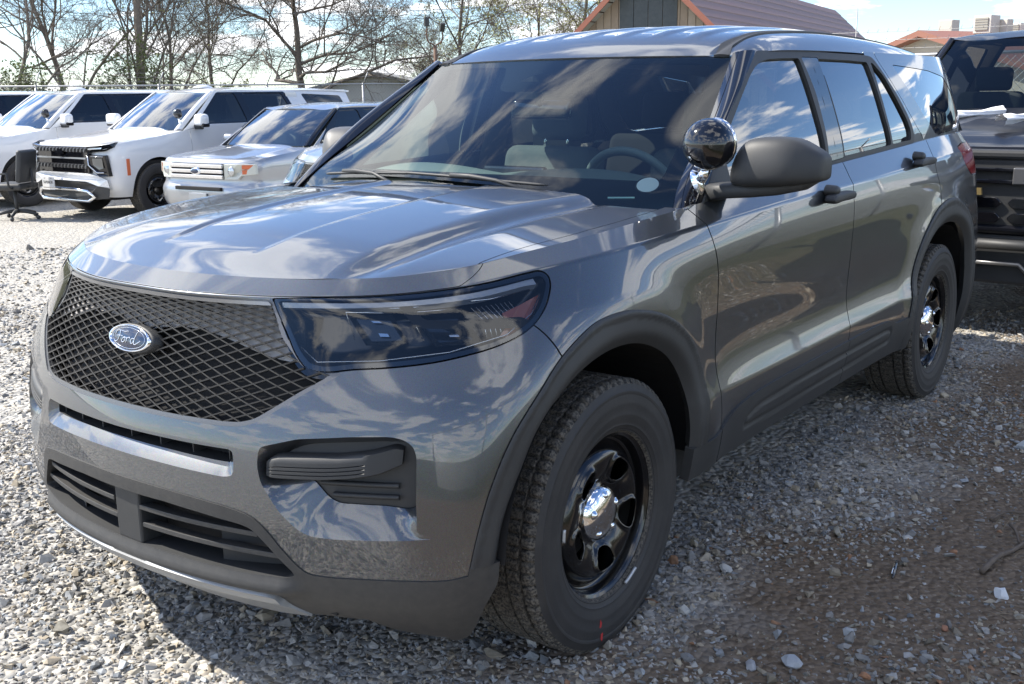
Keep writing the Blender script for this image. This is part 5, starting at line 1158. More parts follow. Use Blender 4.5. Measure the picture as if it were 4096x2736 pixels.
def wagon():
    root=empty('silver_wagon','silver boxy wagon with chrome three-bar grille and amber side lamps, right of the white SUVs','car')
    topy=[0,.25,.8,1.25,1.6,3.0,5.1]; topz=[.985,1.0,1.05,1.10,1.13,1.15,1.16]
    p=dict(w=.963,tail=5.12,paint=M_SILVER,ys=[.5,.95,1.45,2.0,2.7,3.5,4.0,4.6],wy=[0,.5,3.5,5.1],wk=[1.0,1.0,1.0,.97],tw=.96,plan=[0,.008,.03,.075,.14,.25],
      rows=[(.26,.93,.10,5.0),(.38,.985,.0,5.05),(.52,1.0,-.025,5.08),(.60,1.0,-.02,5.09),(.66,.985,.015,5.09),(.80,.985,.02,5.09),(.93,.985,.035,5.09),(None,.95,.08,5.05)],
      topy=topy,topz=topz,arch_r=.40,arch_z=.36,axles=(.97,3.96),doors=((1.42,2.5,'front_door'),(2.51,3.5,'rear_door')),sill=.36,hz=.98,cowl=1.28,cowlz=1.115,dome=.03,
      ws=((1.28,1.115,.76),(2.02,1.60,.68)),gy=(1.15,5.05),rz=1.645,rx=.73,ry=[1.3,2.2,4.5,5.1],rk=[.98,1.0,.99,.96],
      win=[('front_side_window',[(1.66,1.18),(2.06,1.59),(2.48,1.60),(2.52,1.18)],M_TINT2),('rear_side_window',[(2.64,1.18),(2.60,1.60),(3.50,1.60),(3.54,1.18)],M_TINT2)],
      trim=[(1.42,1.14),(1.98,1.63),(4.9,1.63),(4.98,1.17)],roof=[(2.05,1.625),(2.25,1.675),(3.0,1.70),(4.3,1.69),(5.1,1.65)],wr=.37,under=.25,belt=1.12,pillar=M_GLOSSBLK)
    gen_vehicle(root,p)
    g=MB().box((-.50,-.03,.735),(.50,.06,.935)).build('grille',M_DARK,root,bevel=.01)
    for z in (.765,.835,.905): MB().box((-.50,-.05,z-.025),(.50,-.01,z+.025)).build('grille_bar',M_CHROME,g,bevel=.01)
    MB().lathe([(0,.012),(.07,.012),(.085,.0),(.09,-.02)],28,Matrix.Translation((0,-.055,.835))@Matrix.Rotation(R(90),4,'X')@Matrix.Diagonal((1.15,.55,1,1))).build('oval_badge',M_CHROME,g)
    MB().lathe([(0,.0135),(.058,.0135),(.062,.012)],24,Matrix.Translation((0,-.056,.835))@Matrix.Rotation(R(90),4,'X')@Matrix.Diagonal((1.15,.5,1,1))).build('badge_field',M_BLUE,g)
    for sg in (1,-1):
        X=lambda a:sg*a
        C=[(X(.51),-.02,.935),(X(.72),.03,.935),(X(.915),.155,.935),(X(.925),.16,.80),(X(.76),.045,.785),(X(.72),.02,.735),(X(.51),-.02,.735)]; C2=[(a*.99,b+.05,c) for a,b,c in C]
        h=MB().add(C+C2,[tuple(range(7)),tuple(range(7,14))[::-1]]+[(i,(i+1)%7,7+(i+1)%7,7+i) for i in range(7)]).build('headlight',M_HAZY,root,bevel=.006)
        MB().lathe([(0,.01),(.05,.008),(.06,0)],20,Matrix.Translation((X(.62),-.002,.845))@Matrix.Rotation(R(90),4,'X')).build('lamp_bowl',M_REFLECT,h)
        for z0,z1 in ((.87,.925),(.805,.86)): MB().add([(X(.775),.052,z0),(X(.895),.145,z0),(X(.895),.145,z1),(X(.775),.052,z1),(X(.775),.08,z0),(X(.895),.18,z0),(X(.895),.18,z1),(X(.775),.08,z1)],[(0,1,2,3),(4,7,6,5),(0,3,7,4),(3,2,6,7),(2,1,5,6),(1,0,4,5)]).build('amber_lamp',M_AMBER,h)
        gen_mirror(root,.95,1.60,1.19,M_SILVER,sg,(.20,.11,.14))
    MB().box((-.44,-.045,.575),(.44,.0,.625)).build('bumper_slot',M_DARK,root,bevel=.008)
    MB().box((-.17,-.05,.40),(.17,-.035,.54)).build('plate_bracket',M_SILVER,root,bevel=.008)
    for k in (-1,1): MB().tube([(k*.30-.28,1.27,1.135),(k*.30+.25,1.31,1.14)],.010,6).build('windscreen_wiper',M_PLAST,root)
    return root
def pickup():
    root=empty('black_pickup','black pickup truck with paper-littered hood, parked nose-on behind the grey SUV','pickup truck')
    topy=[0,.2,.8,1.35,1.7,3.6,5.4]; topz=[1.10,1.135,1.19,1.24,1.26,1.27,1.25]
    p=dict(w=1.0,tail=5.4,paint=M_BLACKP,ys=[.5,.95,1.45,2.0,2.7,3.5,4.1,4.8],wy=[0,.5,3.5,5.4],wk=[1.0,1.0,1.0,.98],tw=.98,plan=[0,.01,.035,.085,.16,.28],
      rows=[(.42,.92,.16,5.3),(.55,.99,.06,5.35),(.70,1.0,.03,5.36),(.85,1.0,.03,5.36),(1.0,.995,.035,5.36),(None,.96,.07,5.34)],
      topy=topy,topz=topz,arch_r=.45,arch_z=.42,axles=(.92,4.2),doors=((1.5,2.5,'front_door'),(2.51,3.4,'rear_door')),sill=.48,hz=1.08,cowl=1.36,cowlz=1.26,dome=.06,
      ws=((1.36,1.255,.80),(2.02,1.805,.68)),gy=(1.25,3.75),rz=1.835,rx=.72,ry=[1.4,2.2,3.5,3.75],rk=[.98,1.0,.99,.97],
      win=[('front_side_window',[(1.74,1.30),(2.16,1.77),(2.48,1.79),(2.54,1.30)],M_TINT2),('rear_side_window',[(2.64,1.30),(2.60,1.79),(3.30,1.78),(3.42,1.30)],M_TINT2)],
      trim=None,roof=[(2.06,1.82),(2.25,1.87),(2.8,1.90),(3.5,1.89),(3.76,1.855)],wr=.39,under=.40,belt=1.25,cap=False,wsg=glassmat('pickup_windscreen_glass',(.22,.26,.27),.9,1.45))
    gen_vehicle(root,p)
    g=MB().box((-.50,-.01,.62),(.50,.09,1.06)).build('grille',M_PLAST,root,bevel=.03)
    MB().box((-.95,-.03,1.045),(.95,.06,1.10)).build('grille_brow',M_PLAST,g,bevel=.018)
    for z in (.985,.915): MB().box((-.46,-.04,z-.011),(.46,.0,z+.011)).build('grille_bar',M_GLOSSBLK,g,bevel=.004)
    for z in (.79,.70):
        for k in (-1.5,-.5,.5,1.5): MB().prism(round_poly([(k*.23-.10,z),(k*.23-.07,z+.032),(k*.23+.07,z+.032),(k*.23+.10,z),(k*.23+.07,z-.032),(k*.23-.07,z-.032)],.012),-.03,.02,axis=1).build('grille_pocket',M_GLOSSBLK,g,bevel=.004)
    for k in (-.30,.30): MB().box((k-.035,-.045,.90),(k+.035,.0,1.0)).build('grille_bracket',M_TRIMGREY,g,bevel=.008)
    gold=mat('gold_badge',(.62,.46,.20),.3,.7)
    MB().prism([(-.105,-.020),(-.045,-.020),(-.05,-.043),(.05,-.043),(.045,-.020),(.105,-.020),(.10,.020),(.04,.020),(.045,.043),(-.045,.043),(-.04,.020),(-.10,.020)],-.06,-.035,axis=1).build('bow_tie_badge',gold,g).location=(0,0,.855)
    for sg in (1,-1):
        X=lambda a:sg*a
        C=[(X(.44),-.02,1.04),(X(.70),.02,1.045),(X(.93),.14,1.06),(X(.965),.22,.97),(X(.93),.15,.90),(X(.60),.0,.89),(X(.50),-.02,.94)]; C2=[(a*.98,b+.09,c) for a,b,c in C]; n=len(C)
        h=MB().add(C2+[(a,b+.02,c) for a,b,c in C],[tuple(range(n))]+[(i,(i+1)%n,n+(i+1)%n,n+i) for i in range(n)]).build('headlight',M_HOUSING,root,fix=False); MB().add(C,[tuple(range(n))]).build('lamp_lens',M_LENS,h,fix=False)
        for k,x in enumerate((.56,.70,.83)): MB().lathe([(0,.0),(.03,.004),(.045,.02),(.052,.04)],18,Matrix.Translation((X(x),.06+.04*k,.97))@Matrix.Rotation(R(90),4,'X')).build('lamp_bowl',M_CHROME,h)
        MB().tube([(X(.47),-.005,1.02),(X(.70),.04,1.027),(X(.90),.14,1.035)],.010,6).build('light_strip',M_REFLECT,h)
        MB().prism([(X(.58),.62),(X(.66),.62),(X(.64),.80),(X(.60),.80)],-.02,.05,axis=1).build('fog_lamp',M_REFLECT,root,bevel=.01)
        gen_mirror(root,.99,1.62,1.36,M_BLACKP,sg,(.24,.14,.22))
        V=[(X(.0),-.05,.545),(X(.46),-.05,.545),(X(.60),-.02,.44),(X(.80),.03,.42),(X(.94),.10,.43)]; MB().tube(V,[.03,.032,.030,.028,.02],8).build('bumper_guard',M_PLAST,root); MB().tube([(X(.0),-.03,.43),(X(.34),-.03,.43),(X(.46),.0,.30)],.014,8).build('bumper_lower_bar',M_TRIMGREY,root)
    MB().prism([(-.93,.66),(-.60,.66),(-.46,.60),(.46,.60),(.60,.66),(.93,.66),(.93,.38),(.6,.30),(-.6,.30),(-.93,.38)],.0,.14,axis=1).build('front_bumper',M_PLAST,root,bevel=.02); MB().box((-.95,-.02,.60),(.95,.10,.665)).build('bumper_top',M_BLACKP,root,bevel=.025)
    # sheets of paper lying on the hood
    return root
def papers():
    wp=mat('curled_paper',(.80,.80,.82),.7)
    for k,(x,y,z,a,l,lab) in enumerate(((.42,5.52,1.298,-50,.42,'rolled white paper lying on the black pickup hood, left of two'),(.83,5.15,1.290,-40,.34,'crumpled white paper on the black pickup hood, right of two'))):
        n=16; V=[];F=[]; c,s_=math.cos(R(a)),math.sin(R(a))
        for i in range(7):
            u=(i/6-.5)*l
            for j in range(n):
                th=R(-60+250*j/(n-1)); r=.028*(1+.35*math.sin(i*1.3+k)+.2*math.sin(j*1.7+i)); q=(r*math.cos(th)*1.6,u,r*math.sin(th)+.012)
                V.append((x+q[0]*c-q[1]*s_,y+q[0]*s_+q[1]*c,z+q[2]+.03*(i/6-.5)))
        for i in range(6):
            for j in range(n-1): F.append((i*n+j,i*n+j+1,(i+1)*n+j+1,(i+1)*n+j))
        o=MB().add(V,F,True).build('loose_paper',wp,fix=False); tag(o,lab,'paper',None)
# ================================================================ the place: ground, gravel, fences, trees, buildings
def sstep(a,b,v): t=np.clip((v-a)/(b-a),0,1); return t*t*(3-2*t)
def zg(x,y):
    q=-.78*x+.62*y
    return -.30*sstep(3.0,14.0,q)
def zg1(x,y): return float(zg(np.array(x,float),np.array(y,float)))
def ax(n,near,far,step):
    a=list(np.arange(0,near,step)); v=a[-1]; s=step
    while v<far: s*=1.25; v+=s; a.append(v)
    a=np.array(a); return np.concatenate([-a[:0:-1],a])
def ground():
    gx=ax(0,16,900,.35); X,Y=np.meshgrid(gx,gx); Z=zg(X,Y); n=len(gx); i=np.arange(n*n).reshape(n,n)
    F=np.stack([i[:-1,:-1],i[:-1,1:],i[1:,1:],i[1:,:-1]],2).reshape(-1,4)
    me=bpy.data.meshes.new('ground'); me.from_pydata(np.stack([X,Y,Z],2).reshape(-1,3).tolist(),[],F.tolist()); me.update(); me.polygons.foreach_set('use_smooth',[True]*len(me.polygons))
    m=bpy.data.materials.new('gravel_lot'); m.use_nodes=True; t=m.node_tree; L=t.links.new; b=t.nodes['Principled BSDF']; b.inputs['Roughness'].default_value=.95; b.inputs['Specular IOR Level'].default_value=.2
    tc=nd(t,'ShaderNodeTexCoord'); v=nd(t,'ShaderNodeTexVoronoi',inp={'Scale':38.0,'Randomness':1.0}); L(tc.outputs['Object'],v.inputs['Vector'])
    v2=nd(t,'ShaderNodeTexVoronoi',inp={'Scale':85.0}); L(tc.outputs['Object'],v2.inputs['Vector'])
    sp=nd(t,'ShaderNodeSeparateColor'); L(v.outputs['Color'],sp.inputs[0])
    cr=nd(t,'ShaderNodeValToRGB'); L(sp.outputs[0],cr.inputs[0]); e=cr.color_ramp.elements; e[0].color=(.24,.235,.22,1); e[1].color=(.56,.54,.49,1); e2=cr.color_ramp.elements.new(.5); e2.color=(.41,.395,.365,1); e3=cr.color_ramp.elements.new(.8); e3.color=(.44,.40,.335,1)
    # soil: brown earth with fine grit
    sp2=nd(t,'ShaderNodeSeparateColor'); L(v2.outputs['Color'],sp2.inputs[0]); cs=nd(t,'ShaderNodeValToRGB'); L(sp2.outputs[1],cs.inputs[0]); e=cs.color_ramp.elements; e[0].color=(.135,.098,.066,1); e[1].color=(.25,.20,.15,1); e4=cs.color_ramp.elements.new(.85); e4.color=(.185,.14,.10,1)
    sx=nd(t,'ShaderNodeSeparateXYZ'); L(tc.outputs['Object'],sx.inputs[0])
    ns=nd(t,'ShaderNodeTexNoise',inp={'Scale':.9,'Detail':5.0,'Roughness':.62}); L(tc.outputs['Object'],ns.inputs['Vector'])
    ma=nd(t,'ShaderNodeMath',operation='MULTIPLY_ADD',inp={1:2.4}); L(ns.outputs[0],ma.inputs[0]); L(sx.outputs[0],ma.inputs[2])
    mr=nd(t,'ShaderNodeMapRange',interpolation_type='SMOOTHSTEP',inp={1:1.75,2:2.5}); L(ma.outputs[0],mr.inputs[0])
    mx=nd(t,'ShaderNodeMixRGB'); L(mr.outputs[0],mx.inputs[0]); L(cr.outputs[0],mx.inputs[1]); L(cs.outputs[0],mx.inputs[2])
    # grass verge on the driver's side and rough grass beyond the lot
    cgn=nd(t,'ShaderNodeTexNoise',inp={'Scale':6.0,'Detail':8.0,'Roughness':.7}); L(tc.outputs['Object'],cgn.inputs['Vector'])
    cg=nd(t,'ShaderNodeValToRGB'); L(cgn.outputs[0],cg.inputs[0]); e=cg.color_ramp.elements; e[0].position=.35; e[0].color=(.030,.040,.014,1); e[1].position=.70; e[1].color=(.10,.092,.045,1)
    mg=nd(t,'ShaderNodeMapRange',interpolation_type='SMOOTHSTEP',inp={1:2.25,2:3.1}); L(sx.outputs[0],mg.inputs[0])
    dq=nd(t,'ShaderNodeVectorMath',operation='DOT_PRODUCT'); dq.inputs[1].default_value=(-.60,.80,0); L(tc.outputs['Object'],dq.inputs[0]); mf=nd(t,'ShaderNodeMapRange',inp={1:26.0,2:30.0}); L(dq.outputs['Value'],mf.inputs[0])
    mb=nd(t,'ShaderNodeMath',operation='MAXIMUM'); L(mg.outputs[0],mb.inputs[0]); L(mf.outputs[0],mb.inputs[1])
    mx2=nd(t,'ShaderNodeMixRGB'); L(mb.outputs[0],mx2.inputs[0]); L(mx.outputs[0],mx2.inputs[1]); L(cg.outputs[0],mx2.inputs[2]); L(mx2.outputs[0],b.inputs['Base Color'])
    bp=nd(t,'ShaderNodeBump',inp={'Strength':.9,'Distance':.02}); inv=nd(t,'ShaderNodeMath',operation='SUBTRACT',inp={0:1.0}); L(v.outputs['Distance'],inv.inputs[1]); L(inv.outputs[0],bp.inputs['Height']); L(bp.outputs[0],b.inputs['Normal'])
    me.materials.append(m); o=bpy.data.objects.new('ground',me); link(o); tag(o,'pale crushed-stone lot with brown soil on the right','ground',kind='structure')
ground()
def stone_shapes(k=10):
    """angular crushed-rock chips: convex hulls of a few random points"""
    out=[]
    for i in range(k):
        P=rng.normal(size=(9,3)); P/=np.linalg.norm(P,axis=1,keepdims=True); P*=rng.uniform(.75,1.15,(9,1)); P[:,0]*=rng.uniform(.9,1.35); P[:,1]*=rng.uniform(.7,1.0)
        bm=bmesh.new(); [bm.verts.new(p) for p in P]; r=bmesh.ops.convex_hull(bm,input=bm.verts); bmesh.ops.delete(bm,geom=[g for g in r['geom_interior'] if isinstance(g,bmesh.types.BMVert)],context='VERTS') if r['geom_interior'] else None
        bmesh.ops.triangulate(bm,faces=bm.faces); bmesh.ops.recalc_face_normals(bm,faces=bm.faces); bm.verts.index_update(); V=np.array([v.co[:] for v in bm.verts]); F=np.array([[v.index for v in f.verts] for f in bm.faces]); bm.free(); out.append((V,F))
    return out
SHP=stone_shapes(30)
M_STONE=bpy.data.materials.new('crushed_limestone'); M_STONE.use_nodes=True
def _stone_mat():
    t=M_STONE.node_tree; L=t.links.new; b=t.nodes['Principled BSDF']; b.inputs['Roughness'].default_value=.9; b.inputs['Specular IOR Level'].default_value=.25
    a=nd(t,'ShaderNodeVertexColor'); a.layer_name='stone_colour'; n=nd(t,'ShaderNodeTexNoise',inp={'Scale':60.0,'Detail':4.0}); tc=nd(t,'ShaderNodeTexCoord'); L(tc.outputs['Object'],n.inputs['Vector'])
    r=nd(t,'ShaderNodeMapRange',inp={1:.3,2:.7,3:.78,4:1.15}); L(n.outputs[0],r.inputs[0]); mu=nd(t,'ShaderNodeVectorMath',operation='SCALE'); L(a.outputs[0],mu.inputs[0]); L(r.outputs[0],mu.inputs['Scale']); L(mu.outputs[0],b.inputs['Base Color'])
_stone_mat()
def stones(name,xy,size,col,label):
    n=len(xy); kk=rng.integers(0,len(SHP),n); VV=[];FF=[];CC=[];off=0
    for s_,(base,SF) in enumerate(SHP):
        ix=np.where(kk==s_)[0]; n=len(ix)
        if not n: continue
        sc=size[ix][:,None]*np.stack([rng.uniform(.85,1.25,n),rng.uniform(.75,1.1,n),rng.uniform(.5,.85,n)],1); P=base[None]*sc[:,None,:]
        a=rng.uniform(0,PI2,n); tl=rng.normal(0,.4,n); ca,sa=np.cos(tl)[:,None],np.sin(tl)[:,None]
        y=P[...,1]*ca-P[...,2]*sa; z=P[...,1]*sa+P[...,2]*ca; ca,sa=np.cos(a)[:,None],np.sin(a)[:,None]
        X=P[...,0]*ca-y*sa; Y=P[...,0]*sa+y*ca; x0,y0=xy[ix,0],xy[ix,1]; Z=zg(x0,y0)+sc[:,2]*rng.uniform(.0,.55,n)
        V=np.stack([X+x0[:,None],Y+y0[:,None],z+Z[:,None]],2); m_=len(base); VV.append(V.reshape(-1,3)); FF.append((SF[None]+np.arange(n)[:,None,None]*m_).reshape(-1,3)+off); CC.append(np.repeat(np.concatenate([col[ix],np.ones((n,1))],1),m_,0)); off+=n*m_
    V=np.concatenate(VV);F=np.concatenate(FF);C=np.concatenate(CC)
    me=bpy.data.meshes.new(name); me.vertices.add(len(V)); me.vertices.foreach_set('co',V.ravel()); me.loops.add(F.size); me.loops.foreach_set('vertex_index',F.ravel()); me.polygons.add(len(F)); me.polygons.foreach_set('loop_start',np.arange(0,F.size,3)); me.update(calc_edges=True)
    ca_=me.color_attributes.new('stone_colour','FLOAT_COLOR','POINT'); ca_.data.foreach_set('color',C.ravel()); me.polygons.foreach_set('use_smooth',[False]*len(F))
    me.materials.append(M_STONE); o=bpy.data.objects.new(name,me); link(o); tag(o,label,'gravel',kind='stuff'); return o
def scol(n,warm=.25,dark=.0):
    v=rng.beta(2.2,2.4,n)*.34+.19; c=np.stack([v,v*.965,v*.905],1); w=rng.random(n)<warm; c[w]*=[1.04,.93,.76]
    bl=rng.random(n)<.25; c[bl]*=[.86,.93,1.02]; d=rng.random(n)<.14; c[d]*=.6; return c*(1-dark)
def scatter():
    # sunlit side and round the front: packed crushed stone; thinner with distance from the viewpoint
    def pts(n,x0,x1,y0,y1): return np.stack([rng.uniform(x0,x1,n),rng.uniform(y0,y1,n)],1)
    cx,cy=2.376,-2.356; A=[]
    for n,box,dmax in ((74000,(-3.2,2.0,-1.6,1.6),5.4),(44000,(-7.5,-.5,-1.2,4.5),8.8),(16000,(-12,-3,0,7),13.5),(9000,(.6,1.7,1.4,5.4),9.5)):
        p=pts(n,*box); d=np.hypot(p[:,0]-cx,p[:,1]-cy); A.append(p[(d<dmax)])
    p=np.concatenate(A); d=np.hypot(p[:,0]-cx,p[:,1]-cy)
    under=(np.abs(p[:,0])<.62)&(p[:,1]>.05)&(p[:,1]<4); p=p[~under]; d=d[~under]
    edge=p[:,0]+.25*np.sin(p[:,1]*1.9+.5)+.15*np.sin(p[:,0]*5+p[:,1]*4); k=rng.random(len(p))<np.clip(1-(edge-1.0)/.55,.015,1); p=p[k]; d=d[k]
    sz=np.clip(rng.lognormal(math.log(.0070),.45,len(p)),.006,.032)*np.interp(d,[2,5,9,14],[1,1.1,1.5,2.1]); stones('gravel',p,sz,scol(len(p)),'pale grey crushed stone covering the lot')
    # driver's side: thinner grit over soil, in patches
    p=pts(86000,.75,3.0,-1.6,5.6); d=np.hypot(p[:,0]-cx,p[:,1]-cy); f=np.sin(p[:,0]*3.1+1)+np.sin(p[:,1]*2.3+.6*p[:,0])+.8*np.sin(p[:,0]*5.3-p[:,1]*4.1)
    prob=np.clip(.34+.24*f-.22*np.clip(p[:,0]-1.6,0,1),.04,1); k=(rng.random(len(p))<prob)&(d<9); p=p[k]; sz=np.clip(rng.lognormal(math.log(.0058),.55,len(p)),.0022,.024); c=scol(len(p),.45,.22); r=rng.random(len(p))<.03; c[r]=[.30,.17,.10]; stones('grit',p,sz,c,'mixed grey and tan grit scattered on brown soil')
scatter()
def W(px,py,d):
    """point seen at full-size photo pixel (px,py), d metres along the view axis"""
    q=fw*d+rt*((px-2048+8.57)/4303.5*d)+up*(-(py-1368+7.35)/4303.5*d); return Vector((CAM[0]+q[0],CAM[1]+q[1],CAM[2]+q[2]))
# ---------------------------------------------------------------- single stones, twigs and litter on the near ground
def big_stone(x,y,s,c,label,sq=.7):
    k=int(rng.integers(0,16)); bm=bmesh.new(); bmesh.ops.create_icosphere(bm,subdivisions=2,radius=1)
    for v in bm.verts: v.co*=1+.16*math.sin(v.co.x*4+k)+.14*math.sin(v.co.y*5+2*k)+.1*math.sin(v.co.z*6-k)
    for _ in range(7):
        n=Vector(rng.normal(size=3)).normalized(); h=.62+.2*rng.random()
        for v in bm.verts:
            e=v.co.dot(n)-h
            if e>0: v.co-=n*e
    me=bpy.data.meshes.new('stone'); bm.to_mesh(me); bm.free(); me.materials.append(mat('stone_'+str(len(MATS)),c,.9,var=(40,.2,tuple(q*.7 for q in c)),bump=(120,.5,.002)))
    o=bpy.data.objects.new('stone',me); link(o); o.location=(x,y,s*sq*.45); o.scale=(s*1.15,s*.85,s*sq); o.rotation_euler=(0,0,float(rng.uniform(0,6))); tag(o,label,'stone',group='larger stones on the near ground'); return o
def ground_px(px,py):
    o=np.array(CAM); d=fw+rt*((px-2048+8.57)/4303.5)+up*(-(py-1368+7.35)/4303.5); k=-o[2]/d[2]; return o+d*k
for px,py,s,c,lab in ((2737,2450,.032,(.50,.49,.46),'pale squarish stone on the brown soil below the front tyre'),(3005,2670,.026,(.42,.42,.43),'small grey upright stone near the bottom edge, left of a wider one'),(3165,2655,.038,(.46,.48,.50),'wide bluish grey stone near the bottom edge'),(4003,2385,.034,(.74,.76,.78),'bright white stone among dry grass at right edge'),(2750,2640,.024,(.24,.24,.24),'dark grey stone on the brown soil below the tyre'),(2905,2285,.028,(.48,.48,.47),'pale stone in the gravel just right of the front tyre'),(3460,2710,.020,(.42,.21,.11),'orange brown stone at the bottom edge'),(3813,2215,.020,(.38,.20,.11),'orange stone on the soil left of the fallen twig'),(3780,2520,.018,(.36,.18,.11),'small red stone among the dry grass')):
    g=ground_px(px,py); big_stone(g[0],g[1],s*.78,c,lab)
M_TWIG=mat('weathered_twig',(.16,.125,.095),.9,var=(30,.25,(.09,.07,.055)))
M_STRAW=mat('dead_grass',(.26,.20,.125),.9,var=(8,.3,(.15,.115,.075)))
for pts,r,lab in (([(3925,2300),(3990,2250),(4050,2215),(4120,2175)],.010,'thick grey twig lying at the right edge'),([(3960,2090),(4030,2070),(4110,2068)],.006,'thin straight twig at the right edge, above the thick one'),([(4040,2110),(4060,2150),(4075,2185)],.006,'short pale stick pointing down beside the twigs')):
    P=[ground_px(*q) for q in pts]; P=smooth_poly(np.array([(a[0],a[1],.012+.01*(i%2)) for i,a in enumerate(P)]),5,False); o=MB().tube(P,[r*(1-.5*i/len(P)) for i in range(len(P))],7).build('twig',M_TWIG); tag(o,lab,'twig',group='twigs at the right edge')
g=ground_px(3583,2270); g2=ground_px(3572,2310); d_=Vector(g2)-Vector(g)
o=MB().tube([Vector(g)-d_*.35+Vector((0,0,.009)),Vector(g)+Vector((0,0,.009)),Vector(g2)+Vector((0,0,.009)),Vector(g2)+d_*.25+Vector((0,0,.007))],[.006,.0065,.0065,.003],10).build('pen',M_GLOSSBLK); tag(o,'black pen lying on the gritty soil at right','pen')
MB().tube([Vector(g)+Vector((-.004,-.004,.0145)),Vector(g2)+Vector((-.004,-.004,.0145))],.0016,6).build('pen_clip',M_CHROME,o)
def dry_grass():
    V=[];F=[]
    def blade(x,y,z,a,l,lean,w=.0025):
        o=len(V); dx,dy=math.cos(a),math.sin(a); P=[]
        for k in range(4):
            t=k/3; P.append((x+dx*l*lean*t**1.5,y+dy*l*lean*t**1.5,z+l*(1-lean*.6)*t*(1-.35*t)))
        for k,(a_,b_,c_) in enumerate(P): ww=w*(1-k/3.3); V.append((a_-dy*ww,b_+dx*ww,c_)); V.append((a_+dy*ww,b_-dx*ww,c_))
        for k in range(3): F.append((o+2*k,o+2*k+1,o+2*k+3,o+2*k+2))
    for k in range(3400):
        x=1.55+1.9*rng.random()**.8; y=-.9+3.4*rng.random()
        f=math.sin(x*4.1)+math.sin(y*3.3+x)
        if rng.random()>.25+.35*f+1.2*max(0,x-1.95): continue
        blade(x,y,.0,rng.uniform(0,PI2),rng.uniform(.03,.11),rng.uniform(.8,1.5))
    o=MB().add(V,F).build('dry_grass',M_STRAW,fix=False); tag(o,'flattened straw-coloured dead grass at the right edge','grass',kind='stuff')
dry_grass()
# ---------------------------------------------------------------- trees
def grow(H,seed,levels=5,up_=.55,nb=(7,6,5,5,4),ratio=(.62,.56,.52,.5,.45),spread=(50,48,45,45,45),r0=.02,droop=0.0,fork=.28,thin=1.0):
    """branching skeleton -> list per level of (points, radii)"""
    rg=random.Random(seed); out=[[] for _ in range(levels+1)]
    def br(p,d,L,r,lv,n=6):
        pts=[p]; q=p; dd=d
        w=.10+.06*lv
        for i in range(n):
            dd=(dd+Vector((rg.gauss(0,w),rg.gauss(0,w),rg.gauss(0,w)+(.05*up_ if lv<3 else -.03*droop)))).normalized(); q=q+dd*(L/n); pts.append(q)
        rad=[r*(1-.72*i/n)+.0012 for i in range(n+1)]; out[lv].append((pts,rad))
        if lv>=levels: return
        m=nb[lv]
        for k in range(m):
            t=fork+(1-fork)*(k+rg.random()*.8)/m; t=min(t,.98); i=min(int(t*n),n-1); a=pts[i].lerp(pts[i+1],t*n-i)
            base=(pts[i+1]-pts[i]).normalized(); ang=R(spread[lv]+rg.gauss(0,9)); az_=rg.uniform(0,PI2) if lv else PI2*k*.382+rg.uniform(-.3,.3)
            u=base.orthogonal().normalized(); v=base.cross(u); nd_=(base*math.cos(ang)+(u*math.cos(az_)+v*math.sin(az_))*math.sin(ang)).normalized()
            if nd_.z<-.25 and lv<3: nd_.z*=-.4; nd_.normalize()
            rr=rad[min(i,n)]*(.60 if lv else .52); br(a,nd_,L*ratio[lv]*(1.15-.45*t)*rg.uniform(.8,1.2),max(rr,.0030),lv+1,max(3,n-1))
    br(Vector((0,0,0)),Vector((rg.gauss(0,.03),rg.gauss(0,.03),1)).normalized(),H,H*r0,0,8)
    return out
def tree(name,label,loc,H,seed,m_bark,group,leaf=None,nleaf=0,lsize=.05,**k):
    sk=grow(H,seed,**k); root=empty(name,label,'tree',loc,0,group)
    tr=MB(); 
    for P,r in sk[0]: tr.tube(P,r,10)
    tr.build('trunk',m_bark,root,fix=False)
    cr=MB()
    for lv,ps in enumerate(sk[1:],1):
        for P,r in ps: cr.tube(P,r,7 if lv==1 else (5 if lv==2 else 3),False)
    cr.build('crown',m_bark,root,fix=False)
    if leaf is not None and nleaf:
        tips=[P for ps in sk[-2:] for P,_ in ps]; rg=np.random.default_rng(seed); V=[];F=[]
        for _ in range(nleaf):
            P=tips[rg.integers(0,len(tips))]; p=P[rg.integers(1,len(P))]; c=np.array(p)+rg.normal(0,.05,3); a=rg.normal(size=3); a/=np.linalg.norm(a); b=np.cross(a,rg.normal(size=3)); b/=np.linalg.norm(b)+1e-9; s=lsize*rg.uniform(.6,1.3); o=len(V)
            V+=[tuple(c-a*s),tuple(c+b*s*.5),tuple(c+a*s),tuple(c-b*s*.5)]; F.append((o,o+1,o+2,o+3))
        MB().add(V,F).build('leaves',leaf,root,fix=False)
    return root
M_BARK=mat('grey_brown_bark',(.165,.138,.115),.95,var=(3,.3,(.22,.19,.16)))
M_BARK2=mat('pale_grey_bark',(.22,.195,.17),.95,var=(3,.3,(.10,.085,.07)))
M_BUD=mat('yellow_green_buds',(.36,.37,.13),.8)
M_LEAF=mat('spring_leaves',(.085,.125,.030),.7,var=(2,.3,(.14,.16,.045)))
def gz(v): return Vector((v.x,v.y,zg1(v.x,v.y)))
def at_base(px,d): v=W(px,360,d); return Vector((v.x,v.y,zg1(v.x,v.y)))
tree('broad_bare_tree','broad bare tree with thick forked trunk behind the fence, above the silver wagon',at_base(1205,46),7.2,11,M_BARK,None,levels=5,nb=(13,8,7,6,5),spread=(66,46,45,45,45),fork=.20,up_=.3,r0=.027,ratio=(.80,.60,.55,.52,.5),droop=1.2)
